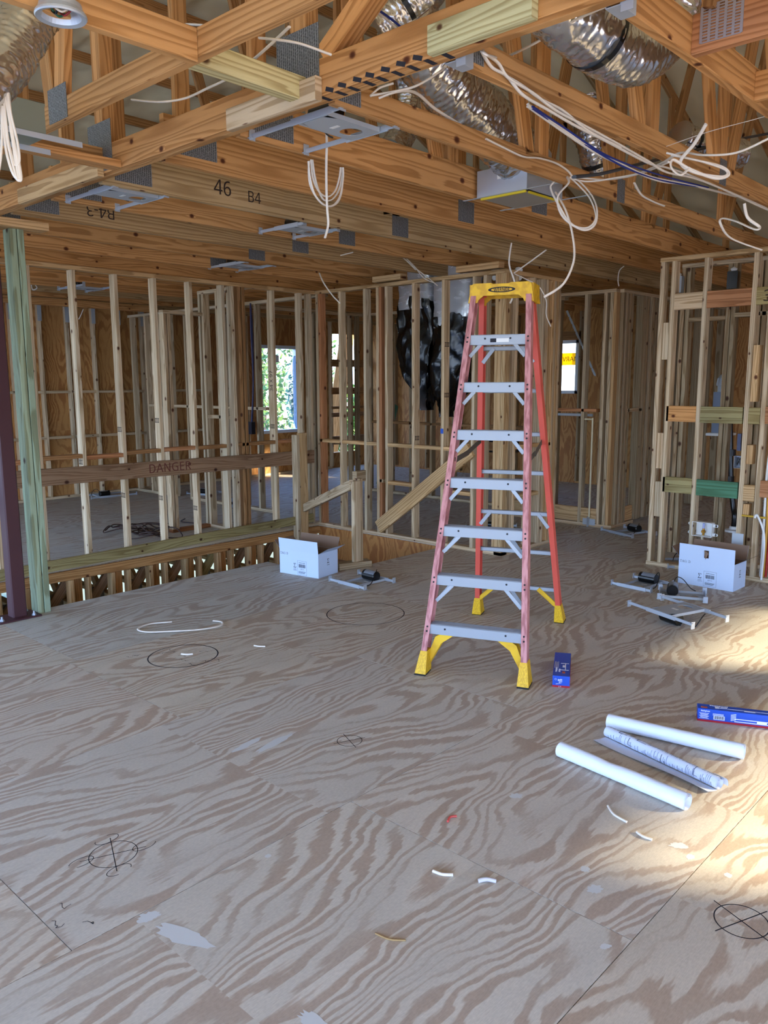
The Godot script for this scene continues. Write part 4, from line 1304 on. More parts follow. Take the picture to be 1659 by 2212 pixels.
# ------------------------------------------------------------------ papers and packets
func build_floor_things() -> void:
	roll("rolled white drawings lying nearest to the camera, bent in the middle", Vector3(3.048, 0, -1.748), Vector3(2.978, 0, -1.135), 0.037, false, 1)
	roll("rolled white drawings, farthest of the three rolls, lying straight", Vector3(3.478, 0, -1.735), Vector3(3.580, 0, -1.125), 0.037, false, 2)
	roll("rolled printed drawings in the middle with a loose sheet opening out", Vector3(3.385, 0, -1.69), Vector3(3.235, 0, -1.105), 0.028, true, 3)
	packet("long blue packet with red edge seen end-on, beside the ladder's right front foot", Vector3(3.790, 0, -2.182), Vector3(0.99, 0, -0.55), true)
	packet("long blue packet with red edge seen side-on, at the right edge of the picture", Vector3(3.89, 0, -1.46), Vector3(0.42, 0, 0.90), false)
	# offcuts of cable sheath and other scraps
	var g := "small white scraps of cable on the floor"
	var bits := [
		["white cable scrap nearest to the front paper roll", Vector3(2.795, 0, -1.38), Vector3(2.735, 0, -1.27), 0.005], ["short white cable scrap right of the longer scrap near the front paper roll", Vector3(2.695, 0, -1.21), Vector3(2.685, 0, -1.145), 0.005],
		["white cable scrap lying alone near the long floor joint", Vector3(1.985, 0, -1.62), Vector3(2.015, 0, -1.555), 0.006], ["white cable scrap inside the large pencilled circle", Vector3(2.672, 0, -4.225), Vector3(2.72, 0, -4.17), 0.006],
		["thin white cable scrap behind the large pencilled circle", Vector3(3.085, 0, -4.02), Vector3(3.12, 0, -3.95), 0.005], ["tan splinter lying near the bottom centre", Vector3(1.62, 0, -1.55), Vector3(1.66, 0, -1.46), 0.003]]
	for b in bits:
		var s := Shape.new()
		var a: Vector3 = b[1]
		var c: Vector3 = b[2]
		var side := (c - a).cross(Vector3.UP) * 0.12
		tube(s, spline([Vector3(0, b[3], 0), (c - a) * 0.5 + side + Vector3(0, b[3], 0), c - a + Vector3(0, b[3], 0)], 4), b[3], 6)
		var o := part(self, "cable_scrap", s.done(), M.cable if b[0].begins_with("tan") == false else flat(Color(0.62, 0.5, 0.32), 0.8), a)
		tag(o, b[0], "scrap", g)
	var s := Shape.new()
	tube(s, spline([Vector3(0, 0.006, 0), Vector3(0.03, 0.007, -0.012), Vector3(0.055, 0.005, 0.0)], 4), 0.005, 6)
	tag(part(self, "wrapper_scrap", s.done(), flat(Color(0.75, 0.30, 0.26), 0.5), Vector3(2.27, 0, -1.78)), "small red and clear wrapper scrap on the floor", "scrap")
	s = Shape.new()
	tube(s, spline([Vector3(0, 0.006, 0), Vector3(0.02, 0.012, 0.02), Vector3(0.04, 0.006, 0.045)], 4), 0.008, 6)
	tag(part(self, "wrapper_scrap", s.done(), flat(Color(0.75, 0.73, 0.72), 0.2), Vector3(2.045, 0, -1.47)), "crumpled clear wrapper scrap beside the long floor joint", "scrap")
	s = Shape.new()
	lathe(s, Vector3.ZERO, Vector3.UP, [[0, 0.0], [0, 0.026], [0.022, 0.024], [0.030, 0.014], [0.032, 0.0]], 14)
	tag(part(self, "white_cap", s.done(), M.white, Vector3(4.98, 0.0, -4.78)), "small white cap on the floor before the stair newel", "cap")
	# loops of cable on the floor
	var loop := [Vector3(3.01, 0.008, -4.86), Vector3(2.88, 0.008, -4.93), Vector3(2.76, 0.008, -4.89), Vector3(2.76, 0.010, -4.78), Vector3(2.88, 0.012, -4.66), Vector3(3.03, 0.012, -4.55), Vector3(3.17, 0.010, -4.52), Vector3(3.24, 0.010, -4.58), Vector3(3.22, 0.010, -4.66)]
	s = Shape.new()
	var o0: Vector3 = loop[0]
	var pts := []
	for p in loop:
		pts.append(p - Vector3(o0.x, 0, o0.z))
	tube(s, spline(pts, 8), 0.0075, 8, 0.7)
	tag(part(self, "cable_loop", s.done(), M.cable, Vector3(o0.x, 0, o0.z)), "open loop of white cable lying left of the stair opening", "cable")
	s = Shape.new()
	tube(s, spline([Vector3(-0.20, 0.008, -0.06), Vector3(0.0, 0.008, -0.05), Vector3(0.06, 0.01, 0.02), Vector3(0.03, 0.01, 0.10), Vector3(-0.08, 0.008, 0.14), Vector3(-0.22, 0.008, 0.14)], 8), 0.0075, 8, 0.7)
	tag(part(self, "cable_loop", s.done(), M.cable, Vector3(1.70, 0, -4.98)), "loop of white cable cut off by the left edge of the picture", "cable")

func roll(label: String, a: Vector3, b: Vector3, r: float, opened: bool, sd: int) -> void:
	var t := thing("paper_roll", label, "paper roll", (a + b) / 2, "rolled drawings on the floor")
	var ax := (b - a).normalized()
	var L := (b - a).length()
	var side := ax.cross(Vector3.UP).normalized()
	var n := noise(1.0, sd * 7, 2)
	# a sheet wound two and a half turns
	var rows := []
	var back := []
	var turns := 2.6
	var seg := 78
	var along := 22
	for j in along + 1:
		var u := L * (float(j) / along - 0.5)
		var row := []
		var brow := []
		for k in seg + 1:
			var f := float(k) / seg
			var an := TAU * turns * f
			var rr := r * (0.62 + 0.38 * f)
			if sd == 1:
				# pinched where it was bent
				rr *= 1.0 - 0.16 * exp(-pow((u + 0.06) / 0.05, 2.0)) * (0.5 + 0.5 * sin(an))
			rr += 0.0012 * n.get_noise_2d(u * 9.0, an)
			var shift := 0.006 * sin(3.0 * f) * (1.0 if absf(u) > L * 0.45 else 0.0)
			var p := ax * (u + shift * signf(u) * (1.0 - f)) + side * cos(an) * rr + Vector3.UP * (r + sin(an) * rr)
			row.append(p)
			brow.append(p - (side * cos(an) + Vector3.UP * sin(an)) * 0.0006)
		rows.append(row)
		brow.reverse()
		back.append(brow)
	var s := Shape.new()
	s.grid(rows)
	s.grid(back)
	part(t, "sheet", s.done(), M.plan if opened else M.paper)
	if opened:
		# the outer sheet lies open towards the camera and lifts at its edge
		s = Shape.new()
		rows = []
		back = []
		for j in along + 1:
			var f := float(j) / along
			var u := L * (f - 0.5)
			var row := []
			var brow := []
			for k in 13:
				var q := k / 12.0
				var w := 0.012 + q * (0.085 - 0.02 * f)
				var y := 0.002 + 0.010 * q * q + 0.006 * sin(u * 9.0) * q
				row.append(ax * u + side * w + Vector3.UP * y)
				brow.append(ax * u + side * w + Vector3.UP * (y - 0.0006))
			rows.append(row)
			brow.reverse()
			back.append(brow)
		s.grid(rows)
		s.grid(back)
		part(t, "loose_sheet", s.done(), M.paper2)
		# and one corner curls up at the far side
		s = Shape.new()
		rows = []
		back = []
		for j in 7:
			var row := []
			var brow := []
			for k in 7:
				var q := k / 6.0
				var u := L * 0.5 - 0.05 * (j / 6.0) + 0.012
				var an := 1.35 - 1.5 * q
				var rr := r * 1.45
				var p := ax * u - side * (cos(an) * rr * 1.1) + Vector3.UP * (r * 0.55 + sin(an) * rr)
				row.append(p)
				brow.append(p - Vector3.UP * 0.0007)
			rows.append(row)
			brow.reverse()
			back.append(brow)
		s.grid(rows)
		s.grid(back)
		part(t, "curled_corner", s.done(), M.paper2)

func packet(label: String, at: Vector3, dir: Vector3, end_on: bool) -> void:
	# a long carton 0.10 wide, 0.066 high
	var t := thing("packet", label, "box", at, "")
	var x := Vector3(dir.x, 0, dir.z).normalized()
	var z := x.cross(Vector3.UP)
	t.basis = Basis(x, Vector3.UP, z)
	# x runs along the packet; +z is its right-hand side
	var L := 0.40 if end_on else 0.62
	var W := 0.094 if end_on else 0.066
	var H := 0.066 if end_on else 0.066
	var blue := flat(Color(0.09, 0.29, 0.70), 0.42)
	var red := flat(Color(0.62, 0.08, 0.14), 0.42)
	var pale := flat(Color(0.88, 0.90, 0.95), 0.5)
	var s := Shape.new()
	box(s, Vector3(L / 2, H / 2 + 0.004, 0), Vector3(L, H - 0.008, W), 0.0015)
	var bd := part(t, "body", s.done(), blue)
	s = Shape.new()
	box(s, Vector3(L / 2, 0.0055, 0), Vector3(L + 0.0012, 0.011, W + 0.0012), 0.001)
	part(t, "red_band", s.done(), red)
	var rt := Basis(Vector3(0, 0, -1), Vector3.UP, Vector3(-1, 0, 0))
	if end_on:
		s = Shape.new()
		box(s, Vector3(L / 2, H / 2 + 0.003, W / 2 + 0.0004), Vector3(L, H - 0.006, 0.0008), 0.0002)
		part(bd, "red_side", s.done(), red)
		var eb := Basis(z, Vector3.UP, -x)
		text_part(bd, "lettering", "Westinghouse", 0.011, Vector3(-0.0005, 0.046, 0.004), eb, pale, true, 0.050)
		text_part(bd, "lettering", "Saf-T-Brace", 0.009, Vector3(-0.0005, 0.034, 0.004), eb, pale, true, 0.036)
		text_part(bd, "lettering", "Ceiling Fan & Fixture Brace", 0.005, Vector3(-0.0005, 0.025, 0.0), eb, pale, false, 0.066)
		text_part(bd, "lettering", "3 Teeth", 0.006, Vector3(-0.0012, 0.0055, 0.0), eb, pale, false, 0.03)
		s = Shape.new()
		for k in 16:
			var a0 := TAU * k / 16
			var a1 := TAU * (k + 1) / 16
			var o := Vector3(-0.0006, 0.046, -0.030)
			s.quad(o + (z * 0 + Vector3(0, sin(a0), cos(a0))) * 0.004, o + Vector3(0, sin(a0), cos(a0)) * 0.0055, o + Vector3(0, sin(a1), cos(a1)) * 0.0055, o + Vector3(0, sin(a1), cos(a1)) * 0.004)
			s.quad(o + Vector3(0, sin(a1), cos(a1)) * 0.004, o + Vector3(0, sin(a1), cos(a1)) * 0.0055, o + Vector3(0, sin(a0), cos(a0)) * 0.0055, o + Vector3(0, sin(a0), cos(a0)) * 0.004)
		part(bd, "emblem", s.done(), pale)
		# the picture on top: a brace between two joists
		art(bd, Vector3(0.16, H + 0.0006, 0.0), Basis(x.rotated(Vector3.UP, 0), Vector3.UP, z), false)
	else:
		art(bd, Vector3(0.22, H + 0.0006, 0.0), Basis.IDENTITY, true)
		art_side(bd, L, W, H)

func art(bd: Node3D, at: Vector3, _b: Basis, long: bool) -> void:
	var pale := flat(Color(0.86, 0.88, 0.93), 0.5)
	var tan_ := flat(Color(0.75, 0.35, 0.22), 0.5)
	var s := Shape.new()
	var k := 0.028 if not long else 0.020
	if long:
		# bar along x between two joists
		box(s, at + Vector3(0, 0, 0.004), Vector3(0.26, 0.0006, 0.004), 0.0001)
		for e in [-0.13, 0.13]:
			box(s, at + Vector3(e, 0, 0), Vector3(0.018, 0.0006, 0.024), 0.0001)
		box(s, at + Vector3(0.02, 0, 0.010), Vector3(0.05, 0.0007, 0.010), 0.0001)
	else:
		box(s, at + Vector3(-0.01, 0, 0.020), Vector3(0.11, 0.0006, 0.005), 0.0001)
		for e in [-0.06, 0.05]:
			box(s, at + Vector3(e, 0, 0.016), Vector3(0.007, 0.0006, 0.045), 0.0001)
		box(s, at + Vector3(0.0, 0, 0.012), Vector3(0.035, 0.0007, 0.016), 0.0001)
		for j in 5:
			box(s, at + Vector3(0.02, 0, -0.020 - 0.005 * j), Vector3(0.12 - 0.012 * (j % 3), 0.0006, 0.0016), 0.0001)
	part(bd, "artwork", s.done(), pale)
	s = Shape.new()
	box(s, at + Vector3(-0.10 if not long else -0.19, 0.0001, 0.012), Vector3(0.03, 0.0006, 0.016), 0.0001)
	part(bd, "artwork", s.done(), tan_)
	var tb := Basis(Vector3(0, 0, 1), Vector3(1, 0, 0), Vector3(0, -1, 0))
	if not long:
		var up := Basis(Vector3(1, 0, 0), Vector3(0, 0, -1), Vector3(0, 1, 0))
		text_part(bd, "lettering", "Westinghouse", 0.010, at + Vector3(-0.06, 0.0002, -0.030), up, pale, true, 0.07)
		text_part(bd, "lettering", "Saf-T-Brace", 0.010, at + Vector3(-0.07, 0.0002, -0.012), up, pale, true, 0.05)
	else:
		var up := Basis(Vector3(1, 0, 0), Vector3(0, 0, -1), Vector3(0, 1, 0))
		text_part(bd, "lettering", "Westinghouse", 0.012, at + Vector3(-0.12, 0.0002, -0.020), up, pale, true, 0.085)
		text_part(bd, "lettering", "Saf-T-Brace", 0.009, at + Vector3(-0.11, 0.0002, -0.008), up, pale, true, 0.055)

func art_side(bd: Node3D, L: float, W: float, H: float) -> void:
	# the long side towards us is the one at +z
	var pale := flat(Color(0.86, 0.88, 0.93), 0.5)
	var z := W / 2 + 0.0005
	var s := Shape.new()
	box(s, Vector3(0.30, 0.030, z), Vector3(0.26, 0.004, 0.0006), 0.0001)
	box(s, Vector3(0.30, 0.017, z), Vector3(0.26, 0.004, 0.0006), 0.0001)
	for e in [0.165, 0.425]:
		for j in 5:
			bar(s, Vector3(e - 0.012, 0.020 + 0.007 * j, z), Vector3(e + 0.012, 0.026 + 0.007 * j, z), 0.0006, 0.003, Vector3.UP, 0.0001)
	box(s, Vector3(0.295, 0.022, z), Vector3(0.045, 0.012, 0.0008), 0.0001)
	for j in 7:
		box(s, Vector3(0.03, 0.044 - 0.0045 * j, z), Vector3(0.045 - 0.006 * (j % 3), 0.0018, 0.0006), 0.0001)
	for j in 3:
		box(s, Vector3(0.095, 0.046 - 0.004 * j, z), Vector3(0.05, 0.0016, 0.0006), 0.0001)
	part(bd, "artwork", s.done(), pale)
	# bar code
	s = Shape.new()
	box(s, Vector3(0.10, 0.026, z), Vector3(0.052, 0.020, 0.0006), 0.0001)
	var panel := part(bd, "bar_code", s.done(), pale)
	s = Shape.new()
	for j in 14:
		box(s, Vector3(0.078 + 0.0034 * j, 0.027, z + 0.0004), Vector3(0.0012 + 0.0008 * (j % 3), 0.016, 0.0004), 0.0001)
	part(panel, "bars", s.done(), M.ink)
	var tb := Basis.IDENTITY
	text_part(bd, "lettering", "Westinghouse", 0.008, Vector3(0.035, 0.056, z), tb, pale, true, 0.042)
	s = Shape.new()
	lathe(s, Vector3(0.50, 0.034, z - 0.0004), Vector3(0, 0, 1), [[0, 0], [0, 0.010], [0.0009, 0.010], [0.001, 0]], 18)
	part(bd, "artwork", s.done(), flat(Color(0.62, 0.64, 0.68), 0.5))
	s = Shape.new()
	bar(s, Vector3(0.565, 0.018, z), Vector3(0.565, 0.050, z), 0.0008, 0.032, Vector3(1, 0, 0), 0.0001)
	part(bd, "artwork", s.done(), flat(Color(0.72, 0.25, 0.16), 0.5))

# ------------------------------------------------------------------ posts and guards at the stairwell
func build_guards() -> void:
	var t := thing("steel_column", "dark maroon square steel column on a bolted base plate at the left edge", "column", Vector3(2.335, 0, -5.83))
	var s := Shape.new()
	bar(s, Vector3(0, 0.012, 0), Vector3(0, 3.0, 0), 0.102, 0.102, Vector3(0, 0, 1), 0.008)
	part(t, "shaft", s.done(), M.maroon)
	s = Shape.new()
	box(s, Vector3(-0.02, 0.006, 0.01), Vector3(0.30, 0.012, 0.20))
	part(t, "base_plate", s.done(), M.maroon)
	for p in [Vector3(-0.14, 0.012, 0.07), Vector3(0.09, 0.012, -0.07), Vector3(-0.14, 0.012, -0.06), Vector3(0.085, 0.012, 0.08)]:
		s = Shape.new()
		lathe(s, p, Vector3.UP, [[0, 0], [0, 0.017], [0.003, 0.017], [0.003, 0.013], [0.014, 0.013], [0.014, 0.007], [0.032, 0.007], [0.034, 0]], 6)
		part(t, "anchor_bolt", s.done(), M.steel)
	t = thing("treated_post", "greenish treated timber post of two planks standing beside the maroon steel column", "post", Vector3(2.52, 0, -5.85))
	board(t, "plank", Vector3(2.495, 0.0, -5.855), Vector3(2.495, 2.74, -5.855), 0.045, 0.115, Vector3(0, 0, 1), "green", 0.03)
	board(t, "plank", Vector3(2.545, 0.0, -5.852), Vector3(2.545, 2.74, -5.852), 0.045, 0.115, Vector3(0, 0, 1), "green", 0.03)
	t = thing("post_cap_block", "short timber bearing block under the girder on top of the treated post", "block", Vector3(2.5, 2.74, -5.85))
	board(t, "block", Vector3(2.30, 2.77, -5.80), Vector3(2.72, 2.77, -5.80), 0.14, 0.055, Vector3.UP, "warm")
	# guards nailed along the stairwell
	board_thing("guard_board", "weathered brown guard plank nailed across the studs with a faded red word on it", Vector3(1.2, 0.891, -6.955), Vector3(6.28, 0.832, -6.955), 0.038, 0.150, "old")
	var gb: Node = get_node("guard_board")
	var m := flat(Color(0.36, 0.17, 0.12), 0.9)
	text_part(gb, "lettering", "DANGER", 0.085, Vector3(4.36 - 3.74, 0.0, 0.0205), Basis.IDENTITY, m, false, 0.47)
	board_thing("toe_board", "long greenish treated toe board along the bottom of the stairwell stud wall", Vector3(2.62, 0.075, -6.915), Vector3(6.22, 0.125, -6.915), 0.038, 0.095, "olive")
	t = thing("corner_guard_post", "short doubled stud post nailed in the corner of the stairwell behind the guard plank", "post", Vector3(6.03, 0, -6.87))
	board(t, "stud", Vector3(5.955, -0.16, -6.89), Vector3(5.955, 1.10, -6.89), 0.040, 0.089, Vector3(0, 0, 1), "stud")
	board(t, "stud", Vector3(6.035, -0.16, -6.87), Vector3(6.035, 1.12, -6.87), 0.115, 0.05, Vector3(0, 0, 1), "warm")
	t = thing("stair_newel", "temporary stair newel of a pale stud on a block base at the floor edge", "post", Vector3(5.15, 0, -5.09))
	board(t, "stud", Vector3(5.115, 0.05, -5.10), Vector3(5.115, 0.80, -5.10), 0.085, 0.040, Vector3(0, 0, 1), "stud")
	board(t, "stud", Vector3(5.165, 0.05, -5.125), Vector3(5.165, 0.82, -5.125), 0.040, 0.089, Vector3(0, 0, 1), "grey")
	board(t, "base_block", Vector3(4.93, 0.030, -5.17), Vector3(5.24, 0.030, -5.06), 0.11, 0.058, Vector3.UP, "grey")
	board_thing("stair_rail", "sloping pale stair rail from the newel down to the stairwell corner", Vector3(5.10, 0.765, -5.14), Vector3(6.02, 0.27, -6.83), 0.038, 0.09, "stud")
	board_thing("stair_rail", "sloping cracked handrail plank fixed across the studs of the middle wall", Vector3(6.362, 0.10, -5.99), Vector3(6.362, 1.02, -4.74), 0.040, 0.145, "warm")
	board_thing("stair_rail_block", "short block behind the top of the newel", Vector3(5.16, 0.83, -5.16), Vector3(5.30, 0.83, -5.18), 0.05, 0.10, "grey")
	# floor trusses seen below the stud wall
	t = struct("floor_edge", Vector3(4, -0.2, -6.99))
	board(t, "rim_chord", Vector3(1.0, -0.045, -6.97), Vector3(6.36, -0.045, -6.97), 0.038, 0.088, Vector3.UP, "truss")
	board(t, "rim_chord", Vector3(1.0, -0.42, -6.97), Vector3(6.36, -0.42, -6.97), 0.038, 0.088, Vector3.UP, "truss")
	var x := 1.64
	var k := 0
	while x < 6.2:
		board(t, "upright", Vector3(x + 0.02, -0.40, -6.985), Vector3(x + 0.02, -0.09, -6.985), 0.040, 0.088, Vector3(0, 0, 1), "warm")
		board(t, "upright", Vector3(x + 0.105, -0.40, -7.03), Vector3(x + 0.105, -0.09, -7.03), 0.088, 0.038, Vector3(0, 0, 1), "truss")
		board(t, "upright", Vector3(x + 0.19, -0.40, -6.985), Vector3(x + 0.19, -0.09, -6.985), 0.030, 0.088, Vector3(0, 0, 1), "warm")
		board(t, "diagonal", Vector3(x + 0.21, -0.40, -7.05), Vector3(x + 0.44, -0.10, -7.05), 0.088, 0.038, Vector3(0, 0, 1), "olive" if k == 7 else "old")
		board(t, "chord_end", Vector3(x + 0.105, -0.36, -8.6), Vector3(x + 0.105, -0.36, -7.06), 0.088, 0.038, Vector3.UP, "warm")
		board(t, "chord_end", Vector3(x + 0.105, -0.05, -11.4), Vector3(x + 0.105, -0.05, -7.06), 0.088, 0.038, Vector3.UP, "truss")
		board(t, "web", Vector3(x + 0.105, -0.35, -7.35), Vector3(x + 0.105, -0.06, -7.10), 0.088, 0.038, Vector3(1, 0, 0), "truss")
		board(t, "web", Vector3(x + 0.105, -0.06, -7.65), Vector3(x + 0.105, -0.35, -7.40), 0.088, 0.038, Vector3(1, 0, 0), "truss")
		tooth_plate(t, Vector3(x + 0.33, -0.30, -7.11), Vector2(0.16, 0.13), Vector3(0, 0, 1))
		x += 0.4065
		k += 1

func board_thing(called: String, label: String, a: Vector3, b: Vector3, w: float, h: float, kind: String) -> MeshInstance3D:
	var o := board(self, called, a, b, w, h, Vector3.UP, kind, 0.04)
	tag(o, label, "board")
	return o

# ------------------------------------------------------------------ cables
const CABLE_LABELS := {
	"main_a": "white cable stapled along the truss at the right, lowest of the three in its bundle", "main_b": "white cable running along the truss at the right, crossing over its neighbours", "main_c": "short white cable joining the truss bundle near the green scab board",
	"swoop": "white cable swooping from the truss bundle up to the right of the green scab board", "low_a": "white cable under the right-hand truss beside the blue ones", "low_b": "lower white cable under the right-hand truss beside the blue ones",
	"blue_a": "blue data cable tied under the right-hand truss, upper", "blue_b": "blue data cable tied under the right-hand truss, lower", "grey": "dark grey cable sagging across two trusses at the right",
	"cross_a": "white cable sagging from the register box across to the right edge", "cross_b": "white cable sagging beside the grey one above the ladder", "coil_a": "tangled white cable coil tied on the right-hand truss", "coil_b": "white cable in the tangle with its end sticking up",
	"loop_a": "white cable loop hanging above the ladder's right side", "loop_b": "second white cable loop hanging above the ladder's right side", "drop": "white cable dropping from the loop to beside the ladder cap",
	"hang_a": "longest white cable loop hung under the light pan", "hang_b": "shortest white cable loop hung under the light pan", "hang_c": "middle white cable loop hung under the light pan", "hang_d": "outer white cable loop hung under the light pan",
	"plumb": "straight white cable hanging down from the light pan's hole", "span_a": "white cable swinging between the two girder chords at the upper left", "span_b": "white cable behind the short chord at the top left", "span_c": "white cable bridging to the big tooth plate",
	"strip": "flat white cable down to the round light can at the top left", "edge_a": "front cable of the white hank at the left edge", "edge_b": "second cable of the white hank at the left edge", "edge_c": "outermost cable of the white hank at the left edge", "edge_d": "crossing cable of the white hank at the left edge",
	"mid_a": "white cable passing under the girder towards the silver duct", "mid_b": "white cable pair curving down beside the silver duct", "mid_c": "short white cable end under the girder", "bluefeed": "blue cable entering over the girder at the top", "bluefeed_w": "white cable beside the blue one over the girder at the top",
	"tc_edge": "white cable draped along the truss top beside the silver duct", "right_a": "white cable loop hanging over the right stud wall", "right_b": "white cable sagging between trusses left of the right wall", "right_thin": "thin white line strung across the trusses at the right",
	"mw_a": "white cable hanging over the middle wall plate, longest", "mw_b": "white cable hanging over the middle wall plate, second", "mw_c": "white cable hanging over the middle wall plate, shortest", "mw_d": "white cable hanging in the corner of the two stud walls", "mw_e": "short white cable end under a truss over the stairwell",
	"cap_a": "white cable hanging down behind the ladder cap", "cap_b": "white cable slanting to the plug on the wall plate behind the ladder", "cap_c": "thin white cable trailing down a stud right of the ladder cap", "hall_a": "white cable hanging over the hall partition",
	"backroom_a": "white cable coil hanging in the far left room", "backroom_b": "white cable end hanging in the far left room", "backroom_c": "white cable along a beam in the far left room",
}

func build_cables() -> void:
	for key in CABLES:
		var pts: Array = CABLES[key]
		var o: Vector3 = pts[0]
		var rel := []
		for p in pts:
			rel.append(p - o)
		var s := Shape.new()
		var r := 0.0075
		var m: Material = M.cable
		if key.begins_with("blue"):
			r = 0.006
			if not key.ends_with("_w"):
				m = M.blue_cable
		if key == "grey":
			r = 0.014
			m = M.grey_cable
		if key == "right_thin":
			r = 0.0025
		if key.begins_with("hang") or key.begins_with("edge") or key == "cap_c":
			r = 0.006
		tube(s, spline(rel, 8), r, 8, 0.62)
		var c := part(self, "cable", s.done(), m, o)
		tag(c, CABLE_LABELS[key], "cable", "loose cables in the roof" )

# ------------------------------------------------------------------ ducts
func duct(label: String, pts: Array, r: float, sd: int, straps := []) -> Node3D:
	var o: Vector3 = pts[0]
	var rel := []
	for p in pts:
		rel.append(p - o)
	var t := thing("silver_duct", label, "duct", o, "")
	var n := noise(1.0, sd, 3)
	var n2 := noise(1.0, sd + 1, 2)
	var path := spline(rel, 22)
	var total := 0.0
	for k in path.size() - 1:
		total += path[k].distance_to(path[k + 1])
	var rings := total / 0.030
	var s := Shape.new()
	tube(s, path, r, 56, 1.0, true, func(f: float, an: float) -> float:
		var u := f * total
		var rib := 0.5 + 0.5 * cos(f * rings * TAU + 1.3 * n.get_noise_2d(u * 5.0, an))
		return r * (1.0 + 0.030 * (rib - 0.5) + 0.075 * n.get_noise_3d(u * 9.0, cos(an) * 1.7, sin(an) * 1.7) + 0.04 * n2.get_noise_3d(u * 40.0, cos(an) * 3.2, sin(an) * 3.2)))
	part(t, "sleeve", s.done(), M.foil)
	for f in straps:
		var k := int(f * (path.size() - 1))
		s = Shape.new()
		var d := (path[k + 1] - path[k - 1]).normalized()
		lathe(s, path[k] - d * 0.013, d, [[0, r * 0.9], [0, r * 1.04], [0.026, r * 1.04], [0.026, r * 0.9]], 36)
		part(t, "strap", s.done(), M.black)
	return t

